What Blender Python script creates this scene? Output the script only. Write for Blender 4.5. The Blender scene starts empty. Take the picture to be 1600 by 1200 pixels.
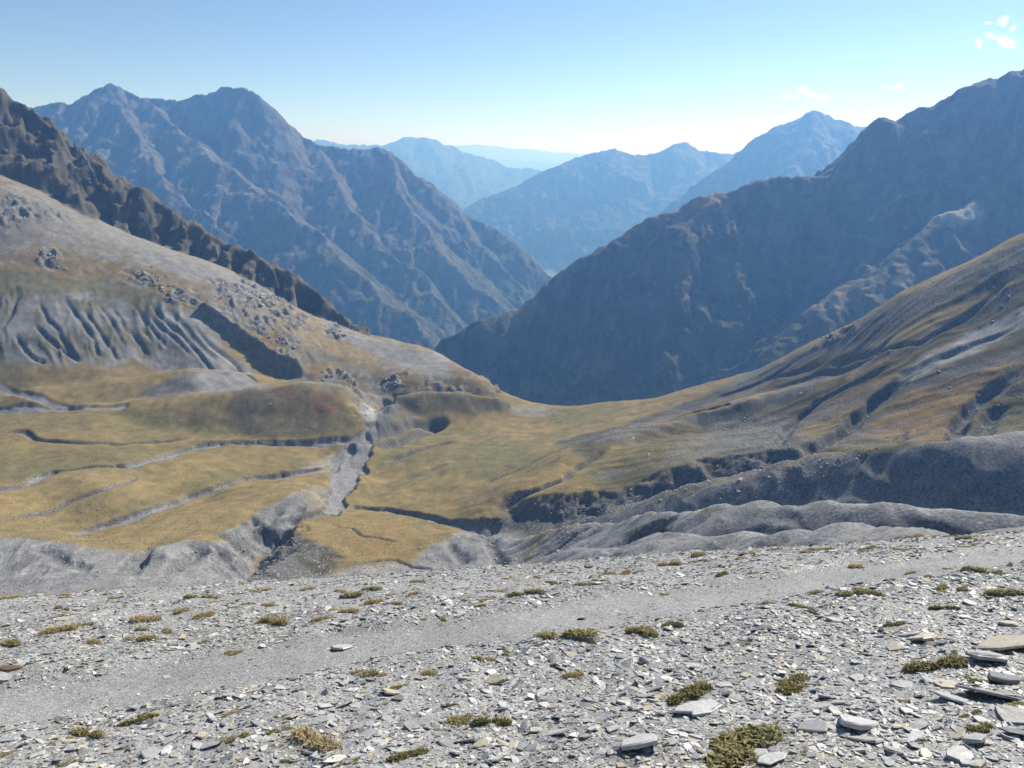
import bpy, math, random
import numpy as np

# ------------------------------------------------------------------ camera
scene = bpy.context.scene
R = math.radians
FPX = 1142.0                 # focal length in pixels of the 1600x1200 photograph
PITCH = R(17.5)              # camera looks down this much
CP, SP = math.cos(PITCH), math.sin(PITCH)
cam_d = bpy.data.cameras.new('camera')
cam_d.sensor_width = 36.0
cam_d.lens = 36.0 * FPX / 1600.0
cam_d.clip_start = 0.1
cam_d.clip_end = 300000.0
cam = bpy.data.objects.new('camera', cam_d)
scene.collection.objects.link(cam)
cam.location = (0, 0, 0)     # eye height 1.6 m above the slope under the feet
cam.rotation_euler = (R(90) - PITCH, 0, 0)
scene.camera = cam

# ------------------------------------------------------------------ sky and sun
SUN_AZ, SUN_EL = R(44), R(38.5)        # azimuth clockwise from the view direction (+Y)
world = bpy.data.worlds.new('World')
scene.world = world
world.use_nodes = True
wn = world.node_tree.nodes
bg = wn['Background']
sky = wn.new('ShaderNodeTexSky')
sky.sky_type = 'NISHITA'
sky.sun_disc = False
sky.sun_elevation = SUN_EL
sky.sun_rotation = SUN_AZ
sky.altitude = 3500
sky.air_density = 1.0
sky.dust_density = 1.0
sky.ozone_density = 2.5
world.node_tree.links.new(sky.outputs[0], bg.inputs[0])
bg.inputs[1].default_value = 0.098
sun_d = bpy.data.lights.new('sun', 'SUN')
sun_d.energy = 5.0
sun_d.angle = R(0.5)
sun_d.color = (1.0, 0.965, 0.91)
sun = bpy.data.objects.new('sun', sun_d)
scene.collection.objects.link(sun)
sdir = (math.sin(SUN_AZ) * math.cos(SUN_EL), math.cos(SUN_AZ) * math.cos(SUN_EL), math.sin(SUN_EL))
import mathutils
sun.rotation_euler = mathutils.Vector(sdir).to_track_quat('Z', 'Y').to_euler()

vs = scene.view_settings
vs.view_transform = 'Standard'
vs.look = 'None'
vs.exposure = 0.45
vs.gamma = 1.0
vs.use_curve_mapping = False
cy = scene.cycles
cy.use_denoising = True
cy.max_bounces = 6
cy.diffuse_bounces = 2
cy.volume_bounces = 1
cy.transparent_max_bounces = 8

QUAL = 1.0                  # mesh resolution factor
random.seed(4)
rng = np.random.default_rng(7)

# ------------------------------------------------------------------ helpers
def ray(px, py):
    """pixel of the photograph -> (a, t): x/y and z/y of the line of sight"""
    xc = (np.asarray(px, float) - 800.0) / FPX
    yc = (600.0 - np.asarray(py, float)) / FPX
    Y = CP + yc * SP
    Z = -SP + yc * CP
    return xc / Y, Z / Y

def pt(px, py, D):
    a, t = ray(px, py)
    return np.array([a * D, D, t * D])

_perm = np.random.default_rng(11).permutation(256)
_perm = np.concatenate([_perm, _perm, _perm])
_gx = np.cos(np.arange(256) * 2.399963); _gy = np.sin(np.arange(256) * 2.399963)

def perlin(x, y):
    xi = np.floor(x).astype(np.int64); yi = np.floor(y).astype(np.int64)
    xf = x - xi; yf = y - yi
    xi &= 255; yi &= 255
    u = xf * xf * xf * (xf * (xf * 6 - 15) + 10)
    v = yf * yf * yf * (yf * (yf * 6 - 15) + 10)
    def g(ix, iy, fx, fy):
        h = _perm[_perm[ix] + iy]
        return _gx[h] * fx + _gy[h] * fy
    x1 = (xi + 1) & 255; y1 = (yi + 1) & 255
    n00 = g(xi, yi, xf, yf); n10 = g(x1, yi, xf - 1, yf)
    n01 = g(xi, y1, xf, yf - 1); n11 = g(x1, y1, xf - 1, yf - 1)
    return 1.5 * ((n00 * (1 - u) + n10 * u) * (1 - v) + (n01 * (1 - u) + n11 * u) * v)

def fbm(x, y, scale, octaves=5, gain=0.5, seed=0.0):
    s = np.zeros_like(x); amp = 1.0; f = 1.0 / scale
    for o in range(octaves):
        s += amp * perlin(x * f + seed * 17.3 + o * 31.7, y * f - seed * 9.1 + o * 12.9)
        amp *= gain; f *= 2.03
    return s

def ridged(x, y, scale, octaves=5, gain=0.5, seed=0.0):
    s = np.zeros_like(x); amp = 1.0; f = 1.0 / scale; w = np.ones_like(x)
    for o in range(octaves):
        n = 1 - np.abs(perlin(x * f + seed * 13.7 + o * 27.1, y * f + seed * 5.3 + o * 8.7)) * 1.4
        n = np.clip(n, 0, 1) ** 2 * w
        s += amp * n
        w = np.clip(n * 1.6, 0, 1)
        amp *= gain; f *= 2.1
    return s

def sstep(e0, e1, x):
    t = np.clip((x - e0) / (e1 - e0), 0, 1)
    return t * t * (3 - 2 * t)

def seg_dist(x, y, P):
    """distance to a polyline P (n,2+), arc length at the nearest point, interpolated extra columns, signed side"""
    P = np.asarray(P, float)
    best = np.full(x.shape, 1e18); arc = np.zeros_like(x); side = np.zeros_like(x)
    ex = np.zeros(x.shape + (max(0, P.shape[1] - 2),))
    L = 0.0
    for i in range(len(P) - 1):
        p, q = P[i], P[i + 1]
        dx, dy = q[0] - p[0], q[1] - p[1]
        l2 = dx * dx + dy * dy + 1e-9
        u = np.clip(((x - p[0]) * dx + (y - p[1]) * dy) / l2, 0, 1)
        ddx = x - (p[0] + u * dx); ddy = y - (p[1] + u * dy)
        d2 = ddx * ddx + ddy * ddy
        m = d2 < best
        best = np.where(m, d2, best)
        arc = np.where(m, L + u * math.sqrt(l2), arc)
        side = np.where(m, np.sign(dx * (y - p[1]) - dy * (x - p[0])), side)   # + = left of the direction
        for k in range(ex.shape[-1]):
            ex[..., k] = np.where(m, p[2 + k] + u * (q[2 + k] - p[2 + k]), ex[..., k])
        L += math.sqrt(l2)
    return np.sqrt(best), arc, ex, side

def ridge_cone(x, y, P, k, r):
    """height of ground falling away at slope k from a ridge line P (x, y, z): the highest over its segments"""
    best = np.full(x.shape, -1e18); arc = np.zeros_like(x); dist = np.zeros_like(x)
    L = 0.0
    for p, q in zip(P[:-1], P[1:]):
        dx, dy = q[0] - p[0], q[1] - p[1]
        l2 = dx * dx + dy * dy + 1e-9
        u = np.clip(((x - p[0]) * dx + (y - p[1]) * dy) / l2, 0, 1)
        d = np.hypot(x - p[0] - u * dx, y - p[1] - u * dy)
        zz = p[2] + u * (q[2] - p[2]) - k * (np.sqrt(d * d + r * r) - r)
        m = zz > best
        best = np.where(m, zz, best); arc = np.where(m, L + u * math.sqrt(l2), arc); dist = np.where(m, d, dist)
        L += math.sqrt(l2)
    return best, arc, dist

def smax(a, b, h):
    d = a - b
    return 0.5 * (a + b + np.sqrt(d * d + h * h))

def subdivide(pts, step):
    pts = np.asarray(pts, float); out = [pts[0]]
    for p, q in zip(pts[:-1], pts[1:]):
        n = max(1, int(np.hypot(q[0] - p[0], q[1] - p[1]) / step))
        for k in range(1, n + 1):
            out.append(p + (q - p) * k / n)
    return np.array(out)

def grid_object(name, X, Y, Z, col, mat, rough=None):
    ny, nx = X.shape
    me = bpy.data.meshes.new(name)
    nv = nx * ny
    me.vertices.add(nv)
    co = np.stack([X, Y, Z], -1).reshape(-1).astype(np.float32)
    me.vertices.foreach_set('co', co)
    i = np.arange(ny - 1)[:, None] * nx + np.arange(nx - 1)[None, :]
    f = np.stack([i, i + 1, i + nx + 1, i + nx], -1).reshape(-1)
    nf = (nx - 1) * (ny - 1)
    me.loops.add(nf * 4); me.polygons.add(nf)
    me.loops.foreach_set('vertex_index', f.astype(np.int32))
    me.polygons.foreach_set('loop_start', (np.arange(nf) * 4).astype(np.int32))
    me.polygons.foreach_set('use_smooth', np.ones(nf, bool))
    at = me.color_attributes.new('cover', 'FLOAT_COLOR', 'POINT')
    c4 = np.ones((nv, 4), np.float32)
    c4[:, :col.shape[-1]] = col.reshape(-1, col.shape[-1])
    at.data.foreach_set('color', c4.reshape(-1))
    me.update(); me.validate()
    o = bpy.data.objects.new(name, me)
    scene.collection.objects.link(o)
    me.materials.append(mat)
    return o

def tag(o, label=None, cat=None, group=None, kind=None):
    if label: o['label'] = label
    if cat: o['category'] = cat
    if group: o['group'] = group
    if kind: o['kind'] = kind
    return o

# ------------------------------------------------------------------ materials
def cover_material(name, fine, coarse, bump_scale, bump_dist, var=0.35, stone=0.0):
    """ground cover: the vertex cover colour broken up by several scales of noise"""
    m = bpy.data.materials.new(name); m.use_nodes = True
    nt = m.node_tree; N = nt.nodes; L = nt.links
    b = N['Principled BSDF']; b.inputs['Roughness'].default_value = 0.95
    b.inputs['Specular IOR Level'].default_value = 0.15
    ca = N.new('ShaderNodeVertexColor'); ca.layer_name = 'cover'
    geo = N.new('ShaderNodeNewGeometry')
    def noise(scale, det, rough=0.6):
        n = N.new('ShaderNodeTexNoise'); n.inputs['Scale'].default_value = scale
        n.inputs['Detail'].default_value = det; n.inputs['Roughness'].default_value = rough
        L.new(geo.outputs['Position'], n.inputs['Vector']); return n
    def rng_(n, lo, hi, a, c):
        r = N.new('ShaderNodeMapRange'); r.inputs[1].default_value = lo; r.inputs[2].default_value = hi
        r.inputs[3].default_value = a; r.inputs[4].default_value = c
        L.new(n.outputs[0], r.inputs[0]); return r
    n1 = noise(fine, 6, 0.7); n2 = noise(coarse, 5, 0.6)
    r1 = rng_(n1, 0.3, 0.7, 1 - var, 1 + var); r2 = rng_(n2, 0.3, 0.7, 1 - var * .6, 1 + var * .6)
    mu = N.new('ShaderNodeMath'); mu.operation = 'MULTIPLY'
    L.new(r1.outputs[0], mu.inputs[0]); L.new(r2.outputs[0], mu.inputs[1])
    if stone:
        # stony ground (cover alpha): strong speckle of pale and dark stones
        n3 = noise(stone, 3, 0.75); r3 = rng_(n3, .36, .64, .42, 1.75)
        lerp = N.new('ShaderNodeMix'); lerp.data_type = 'FLOAT'; lerp.inputs[2].default_value = 1.0
        L.new(ca.outputs['Alpha'], lerp.inputs[0]); L.new(r3.outputs[0], lerp.inputs[3])
        mu2 = N.new('ShaderNodeMath'); mu2.operation = 'MULTIPLY'
        L.new(mu.outputs[0], mu2.inputs[0]); L.new(lerp.outputs[0], mu2.inputs[1]); mu = mu2
    mx = N.new('ShaderNodeMix'); mx.data_type = 'RGBA'; mx.blend_type = 'MULTIPLY'
    mx.inputs[0].default_value = 1.0
    L.new(ca.outputs[0], mx.inputs[6]); L.new(mu.outputs[0], mx.inputs[7])
    L.new(mx.outputs[2], b.inputs['Base Color'])
    nb = noise(bump_scale, 8, 0.65)
    bp = N.new('ShaderNodeBump'); bp.inputs['Strength'].default_value = 1.0
    bp.inputs['Distance'].default_value = bump_dist
    L.new(nb.outputs[0], bp.inputs['Height']); L.new(bp.outputs[0], b.inputs['Normal'])
    if stone:
        rs_ = N.new('ShaderNodeMapRange'); rs_.inputs[3].default_value = .35; rs_.inputs[4].default_value = 1.0
        L.new(ca.outputs['Alpha'], rs_.inputs[0]); L.new(rs_.outputs[0], bp.inputs['Strength'])
    return m

M_basin = cover_material('alpine_ground', 1.0, 0.10, 0.9, 1.0, 0.36, stone=0.8)
M_mount = cover_material('mountain_rock', 0.04, 0.008, 0.03, 13.0, 0.28)
M_far = cover_material('far_mountain_rock', 0.006, 0.0012, 0.004, 160.0, 0.25)

# ------------------------------------------------------------------ the basin below the pass
# control points (px, py, depth) give the lie of the land; (px, None, depth, z) are hidden ones
BASE = [
 # hidden hillside below the foreground
 *[(px, None, D, -.78 * D) for px in (-250, 150, 550, 950, 1350, 1850) for D in (60, 100)],
 *[(px, None, 160, -.75 * 160) for px in (-250, 150, 550, 950)], (1250, None, 160, -112), (1600, None, 170, -112), (1850, None, 170, -105),
 *[(px, None, 250, -.71 * 250) for px in (-250, 100, 400, 700)], (950, None, 250, -165), (1200, None, 260, -160), (1500, None, 250, -145), (1850, None, 250, -135),
 (0, 905, 360), (250, 900, 365), (480, 905, 378), (650, 905, 380), (830, 895, 350), (-250, 890, 350),
 # left valley floor with its streams
 (-250, 640, 740), (-120, 640, 752), (0, 641, 749), (100, 640, 752), (180, 637, 760),
 (0, 656, 700), (150, 650, 710), (-200, 690, 620), (0, 700, 620), (200, 690, 660),
 (-200, 765, 500), (0, 764, 522), (90, 739, 560), (230, 727, 590), (300, 703, 650), (420, 693, 680), (550, 687, 700),
 (0, 792, 478), (150, 762, 520), (300, 736, 588), (420, 716, 638), (500, 715, 662),
 (120, 833, 464), (200, 813, 491), (300, 779, 544), (420, 746, 604), (500, 736, 624), (540, 716, 668),
 (250, 830, 452), (350, 800, 488), (450, 762, 543), (480, 765, 540),
 (400, 853, 432), (-200, 830, 415), (0, 836, 420), (110, 847, 415), (210, 862, 408), (100, 882, 372), (400, 870, 400),
 (430, 835, 452), (520, 815, 490), (600, 808, 500), (700, 825, 480), (580, 850, 438), (500, 868, 418), (650, 880, 412),
 (731, 826, 468), (806, 829, 452), (835, 862, 402), (760, 850, 430),
 (575, 690, 742), (582, 668, 790), (525, 760, 610), (520, 795, 560), (600, 798, 535), (670, 810, 513),
 (470, 690, 692), (300, 680, 690), (200, 665, 705),
 # meadow
 (620, 760, 602), (600, 780, 566), (700, 720, 650), (800, 700, 680), (700, 790, 538), (900, 650, 800), (850, 633, 850),
 (960, 626, 858), (1030, 631, 868), (700, 666, 775), (800, 654, 805), (700, 650, 800), (640, 668, 775), (760, 640, 830),
 # right slope
 (760, 822, 482), (850, 836, 434), (950, 815, 430), (1062, 780, 430), (1200, 742, 430), (1400, 702, 425), (1600, 688, 400), (1850, 660, 390),
 (844, 778, 492), (922, 783, 470), (1000, 760, 478), (1062, 730, 485), (1250, 690, 475), (1400, 662, 478), (1600, 645, 448),
 (800, 742, 580), (900, 700, 625), (900, 742, 522), (1000, 700, 565), (1000, 662, 700), (1100, 642, 705), (1100, 700, 525),
 (1100, 601, 830), (1200, 571, 790), (1200, 622, 688), (1200, 680, 535), (1270, 533, 760), (1300, 600, 640), (1300, 660, 520),
 (1400, 463, 690), (1400, 540, 592), (1400, 620, 512), (1500, 414, 672), (1500, 520, 568), (1600, 366, 650), (1600, 450, 580), (1600, 560, 495),
 (1850, 290, 640), (1850, 450, 520),
 # behind the right skyline
 (1100, None, 960, -350), (1300, None, 900, -280), (1450, None, 830, -215), (1650, None, 800, -165), (1900, None, 780, -125),
 (950, None, 960, -375), (1030, None, 980, -390), (850, None, 950, -370),
 (950, None, 1200, -620), (1200, None, 1200, -560), (1500, None, 1150, -480), (1850, None, 1100, -380),
 # left slope
 (0, 600, 788), (0, 520, 842), (0, 450, 902), (0, 370, 972), (0, 290, 1052), (0, None, 1180, -5), (0, None, 1400, -60),
 (-250, 540, 780), (-250, 400, 880), (-250, 240, 1020), (-250, None, 1200, 90), (-250, None, 1450, 50),
 (150, 600, 802), (150, 520, 872), (150, 440, 955), (150, 360, 1065), (150, None, 1190, -60), (150, None, 1400, -190),
 (300, 600, 850), (300, 520, 905), (300, 440, 1000), (300, 405, 1070), (300, None, 1170, -150), (300, None, 1350, -290),
 (430, 590, 905), (430, 520, 965), (430, 475, 1040), (430, None, 1140, -200), (430, None, 1300, -330),
 (540, 600, 905), (540, 550, 982), (540, 510, 1065), (540, None, 1180, -330), 
 (650, 605, 895), (650, 570, 965), (690, 552, 1030), (690, None, 1150, -370), (740, 582, 962), (762, 591, 930), (800, 616, 890),
 (800, None, 960, -350), (800, None, 1200, -620), (600, None, 1400, -620), (400, None, 1550, -560), (100, None, 1600, -400), (-250, None, 1650, -200),
 (400, None, 838, -284), (480, None, 842, -290), (250, None, 822, -268), (560, 668, 800), (610, None, 855, -314), (660, None, 875, -312), (730, None, 880, -310),
]
RIDGES = [  # (crest points px,py,depth), side slope, rounding radius m
 ([(1900, 800, 75), (1600, 825, 100), (1250, 829, 140), (1156, 828, 160), (1062, 842, 200), (937, 858, 262), (872, 872, 310), (850, 885, 330)], .95, 9),
 ([(1900, 800, 140), (1600, 803, 165), (1500, 796, 172), (1400, 790, 182), (1300, 787, 195), (1200, 789, 215), (1134, 793, 235), (1078, 801, 262), (969, 817, 322), (866, 829, 388), (845, 838, 405)], .95, 8),
 ([(1900, 660, 280), (1600, 681, 300), (1450, 693, 320), (1300, 711, 342), (1187, 738, 362), (1062, 770, 383), (969, 798, 402), (884, 826, 420)], .9, 11),
 ([(90, 645, 735), (180, 635, 748), (260, 623, 758), (330, 613, 766), (400, 604, 772), (470, 599, 772), (515, 607, 766), (545, 638, 752), (556, 668, 735)], .52, 25),
 ([(588, 676, 775), (604, 648, 790), (620, 620, 802), (660, 613, 808), (720, 614, 816), (770, 621, 826), (805, 633, 836)], .8, 4),
 ([(1330, 585, 600), (1250, 606, 628), (1100, 646, 640), (1000, 674, 608), (900, 716, 560), (840, 747, 528), (775, 795, 494)], .62, 14),
 ([(60, 608, 775), (150, 602, 795), (230, 590, 815), (300, 578, 830), (350, 582, 842)], .42, 12),
 ([(200, 882, 385), (235, 862, 398), (285, 842, 418), (350, 850, 415)], .6, 5),
 ([(300, 838, 445), (380, 795, 492), (450, 760, 545), (490, 748, 575)], .42, 14),
 ([(398, 893, 400), (425, 848, 435), (455, 818, 470), (508, 810, 492)], .6, 4),
]
# rocky crest of the left hill
CREST_L = [(-300, 40, 1180), (-150, 85, 1200), (0, 138, 1210), (20, 150, 1210), (45, 165, 1205), (60, 180, 1200), (95, 205, 1200), (130, 238, 1195), (165, 262, 1190),
           (190, 290, 1185), (225, 292, 1180), (250, 315, 1175), (290, 345, 1165), (310, 352, 1160), (345, 378, 1150), (390, 390, 1140),
           (430, 415, 1128), (455, 428, 1118), (490, 455, 1100), (520, 482, 1085), (545, 500, 1070), (580, 520, 1055)]

def rbf_fit(pts):
    A = []; T = []
    for p in pts:
        if p[1] is None:
            a = (p[0] - 800) / FPX / (CP - SP * 0.05)
            A.append((a, math.log(p[2]))); T.append(p[3] / p[2])
        else:
            a, t = ray(p[0], p[1]); A.append((float(a), math.log(p[2]))); T.append(float(t))
    A = np.array(A); T = np.array(T); n = len(A); c2 = 0.05 ** 2
    d = np.sqrt(((A[:, None] - A[None]) ** 2).sum(-1) + c2)
    Q = np.concatenate([np.ones((n, 1)), A], 1)
    M = np.zeros((n + 3, n + 3)); M[:n, :n] = d - 0.002 * np.eye(n); M[:n, n:] = Q; M[n:, :n] = Q.T
    w = np.linalg.solve(M, np.concatenate([T, np.zeros(3)]))
    return A, w, c2
_RB = rbf_fit(BASE)

def rbf_eval(a, u):
    A, w, c2 = _RB
    out = w[-3] + w[-2] * a + w[-1] * u
    for i in range(len(A)):
        out += w[i] * np.sqrt((a - A[i, 0]) ** 2 + (u - A[i, 1]) ** 2 + c2)
    return out

NA = int(820 * QUAL)
a1 = np.linspace(-0.98, 0.98, NA)
u1 = np.log(np.concatenate([np.geomspace(62, 130, 30)[:-1], np.geomspace(130, 330, 170)[:-1], np.geomspace(330, 1280, 500)[:-1], np.geomspace(1280, 1600, 20)]))
ND = len(u1)
# coarse evaluation of the smooth base, then bilinear refinement
ca_, cu_ = np.linspace(a1[0], a1[-1], 206), np.linspace(u1[0], u1[-1], 190)
cg = rbf_eval(*np.meshgrid(ca_, cu_))
def bilin(gx, gy, G, x, y):
    fx = (x - gx[0]) / (gx[-1] - gx[0]) * (len(gx) - 1); fy = np.interp(y, gy, np.arange(len(gy)))
    ix = np.clip(np.floor(fx).astype(int), 0, len(gx) - 2); iy = np.clip(np.floor(fy).astype(int), 0, len(gy) - 2)
    fx = np.clip(fx - ix, 0, 1); fy = np.clip(fy - iy, 0, 1)
    return (G[iy, ix] * (1 - fx) + G[iy, ix + 1] * fx) * (1 - fy) + (G[iy + 1, ix] * (1 - fx) + G[iy + 1, ix + 1] * fx) * fy
AA, UU = np.meshgrid(a1, u1)
DD = np.exp(UU)
BX, BY = AA * DD, DD
BZ = bilin(ca_, cu_, cg, AA, UU) * DD
for ri_, (crest, k, r) in enumerate(RIDGES):
    P = subdivide(np.array([pt(*c) for c in crest]), 12)
    wx = fbm(BX, BY, 60, 2, seed=3) * 5; wy = fbm(BX, BY, 60, 2, seed=5) * 5
    zr, s, d = ridge_cone(BX + wx, BY + wy, P, k, r)
    zr = zr - (1.1 - ridged(s, d * .3, 16, 3, seed=k * 10)) * (1.3 if ri_ in (0, 1, 2, 7) else .25) * sstep(4, 30, d)
    BZ = smax(BZ, zr, 4.0)

def basin_hit(px, py):
    """first point of the basin surface met by the line of sight through a pixel"""
    a, t = ray(px, py)
    T = bilin(a1, u1, BZ, np.full(ND, float(a)), u1) / np.exp(u1)
    i = int(np.argmax(T >= float(t)))
    if T[i] < t: i = ND - 1
    i = max(i, 1)
    t0, t1 = T[i - 1], T[i]
    f = 0 if t1 == t0 else np.clip((t - t0) / (t1 - t0), 0, 1)
    D = math.exp(u1[i - 1] + f * (u1[i] - u1[i - 1]))
    return np.array([a * D, D, t * D])

def hits(pts):
    return np.array([basin_hit(p[0], p[1]) for p in pts])

def near(P, margin):
    x0, y0 = P[:, 0].min() - margin, P[:, 1].min() - margin
    x1, y1 = P[:, 0].max() + margin, P[:, 1].max() + margin
    m = (BX > x0) & (BX < x1) & (BY > y0) & (BY < y1)
    return m

# rocky crest and crags of the left hill
P = subdivide(np.array([pt(*c) for c in CREST_L]), 15)
zc, s, d = ridge_cone(BX + fbm(BX, BY, 35, 3, seed=8) * 7, BY + fbm(BX, BY, 35, 3, seed=9) * 7, P, 1.05, 0.0)
jag = ridged(s + d * .5, d * .35, 44, 5, .55, seed=2) * 17 - 17 + ridged(BX, BY, 18, 3, .5, seed=29) * 2.5
zr = zc + jag * sstep(0, 14, d) + fbm(BX, BY, 16, 4, .55, seed=21) * 3.0
CRAG = sstep(-6, 4, zr - BZ)
BZ = smax(BZ, zr, 2.5)

# general relief
BZ += fbm(BX, BY, 90, 4, seed=1) * 2.2 * sstep(150, 400, BY) + fbm(BX, BY, 22, 4, seed=6) * 0.7

STEPS = [  # rock step lines: points along the upper edge, height, run-out; ground to the right of the line (seen downhill) is raised
 ([(296, 482), (320, 498), (345, 514), (372, 534), (402, 557), (430, 577), (452, 584), (474, 590)], 19, 45),
]
for pts_, h, run in STEPS:
    P = hits(pts_)[:, :2]
    m = near(P, run * 3)
    d, s, ex, sd = seg_dist(BX[m] + fbm(BX[m], BY[m], 12, 3, seed=4) * 3, BY[m] + fbm(BX[m], BY[m], 12, 3, seed=14) * 3, P)
    L = np.hypot(*np.diff(P, axis=0).T).sum()
    ends = sstep(0, 25, s) * sstep(0, 12, L - s)
    BZ[m] += np.where(sd > 0, h * sstep(0, 5, d) * np.exp(-np.maximum(d - 5, 0) / run), 0) * ends

warp1 = fbm(BX, BY, 40, 4, seed=51); warp2 = fbm(BX, BY, 40, 4, seed=53)
mott = fbm(BX, BY, 120, 5, seed=55); mott2 = fbm(BX, BY, 30, 5, seed=57); mott3 = fbm(BX, BY, 9, 4, seed=59)
def poly_mask(pts_, soft=6.0, warp=8.0):
    """1 inside a patch of ground given by its outline as seen in the photograph, laid on the surface"""
    P = hits(subdivide(np.array(list(pts_) + [pts_[0]]), 14))[:, :2]
    out = np.zeros_like(BX)
    m = near(P, soft * 2 + warp * 2)
    x = BX[m] + warp1[m] * warp; y = BY[m] + warp2[m] * warp
    inside = np.zeros(x.shape, bool); best = np.full(x.shape, 1e18)
    for i in range(len(P) - 1):
        p, q = P[i], P[i + 1]
        dy = q[1] - p[1]
        if abs(dy) > 1e-9:
            c = ((p[1] > y) != (q[1] > y)) & (x < (q[0] - p[0]) * (y - p[1]) / dy + p[0])
            inside ^= c
        dx = q[0] - p[0]; l2 = dx * dx + dy * dy + 1e-9
        u = np.clip(((x - p[0]) * dx + (y - p[1]) * dy) / l2, 0, 1)
        best = np.minimum(best, (x - p[0] - u * dx) ** 2 + (y - p[1] - u * dy) ** 2)
    sd = np.where(inside, 1, -1) * np.sqrt(best)
    out[m] = sstep(-soft, soft, sd)
    return out
# rocky patches and badland relief
ROCKY = np.zeros_like(BX)
for pl in ([(195, 430), (235, 422), (300, 455), (318, 480), (290, 478), (240, 455)], [(60, 396), (110, 392), (120, 412), (70, 415)], [(330, 438), (370, 435), (440, 465), (470, 505), (450, 545), (410, 540), (360, 500), (335, 470)],
           [(300, 488), (345, 505), (420, 556), (470, 585), (480, 575), (430, 540), (380, 500), (330, 484)], [(490, 572), (530, 578), (565, 598), (550, 606), (500, 590)], [(598, 590), (640, 585), (640, 606), (602, 606)], [(515, 500), (545, 520), (540, 540), (515, 525)],
           [(440, 470), (480, 490), (500, 520), (470, 515)], [(650, 590), (760, 606), (740, 616), (650, 606)], [(1270, 545), (1320, 510), (1330, 520), (1290, 545)], [(-60, 300), (60, 310), (100, 340), (60, 360), (-60, 350)], [(775, 592), (800, 612), (780, 616), (755, 596)]):
    ROCKY = np.maximum(ROCKY, poly_mask(pl, 7, 12))
ROCKY *= sstep(-.45, .15, mott2 + mott3 * .5)
BZ += ROCKY * (ridged(BX, BY, 15, 4, .6, seed=23) * 5.0 - 3.2)
mDs = poly_mask([(-200, 445), (30, 440), (120, 445), (230, 468), (300, 492), (350, 548), (400, 590), (300, 578), (200, 570), (80, 564), (-200, 556)], 14, 8)
cc_ = (BX * 63 + BY * 37) / 73 + fbm(BX, BY, 45, 3, seed=25) * 7; al_ = (BX * 37 - BY * 63) / 73
BZ -= mDs * (1.15 - ridged(cc_, al_ * .22, 16, 4, .6, seed=27)) * 1.7 * sstep(-.6, .3, mott)
mMs = poly_mask([(828, 880), (852, 836), (884, 827), (969, 799), (1062, 771), (1187, 739), (1300, 712), (1450, 694), (1650, 678), (1900, 660), (1900, 860), (1400, 850), (1250, 870), (1000, 920), (828, 920)], 6, 4)
mMs = np.maximum(mMs, poly_mask([(-200, 840), (0, 838), (110, 849), (205, 866), (290, 844), (400, 853), (390, 915), (0, 930), (-200, 930)], 6, 4))
mMs = np.maximum(mMs, poly_mask([(655, 862), (735, 829), (832, 852), (825, 885), (730, 905), (640, 900)], 6, 4))
MRILL = ridged(BX + .35 * BY + fbm(BX, BY, 30, 3, seed=101) * 6, BY * .25, 15, 4, .6, seed=103)
BZ -= mMs * ((1.1 - MRILL) * .6 - fbm(BX, BY, 42, 2, seed=105) * .7)
# ravine cut under the right slope, shaded bluff of the near terrace
def cut(pts3, hw, dep, bank, seed):
    global BZ
    P = subdivide(np.array([pt(*p) for p in pts3]), 8)
    m = near(P, hw + bank + 30)
    x, y = BX[m], BY[m]
    d, s_, ex, sd = seg_dist(x + fbm(x, y, 30, 4, seed=seed) * bank * .4, y + fbm(x, y, 18, 4, seed=seed + 1) * bank * .4, P[:, :2])
    L = np.hypot(*np.diff(P[:, :2], axis=0).T).sum()
    BZ[m] -= dep * np.clip(1 - np.maximum(d - hw, 0) / bank, 0, 1) * sstep(0, .2 * L, s_) * sstep(0, .15 * L, L - s_)
pA, pB = basin_hit(1520, 470), basin_hit(1180, 630)
dv = (pB - pA)[:2]; dv = dv / np.hypot(*dv)
st_al = BX * dv[0] + BY * dv[1]; st_ac = -BX * dv[1] + BY * dv[0] + fbm(BX, BY, 70, 3, seed=73) * 9
STREAK = fbm(st_ac, st_al * .12, 13, 4, .6, seed=75)
STREAK2 = ridged(st_ac, st_al * .10, 24, 4, .55, seed=77)
mRs = poly_mask([(880, 690), (1000, 655), (1100, 615), (1270, 540), (1400, 470), (1600, 372), (1850, 260), (1850, 650), (1600, 682), (1400, 705), (1250, 715), (1060, 735), (1000, 762), (940, 770)], 20, 10)
BZ -= mRs * (1.15 - STREAK2) * 1.0
cut([(730, 815, 500), (790, 820, 475), (850, 820, 458), (950, 800, 446), (1062, 760, 450), (1150, 725, 448), (1250, 700, 440), (1330, 690, 430)], 14, 11, 20, 61)
cut([(572, 700, 730), (580, 680, 765), (590, 660, 805), (602, 640, 850), (614, 625, 890)], 4, 19, 21, 65)
cut([(352, 925, 362), (372, 900, 385), (388, 872, 412), (408, 842, 445), (440, 815, 478)], 3, 19, 22, 63)

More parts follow.
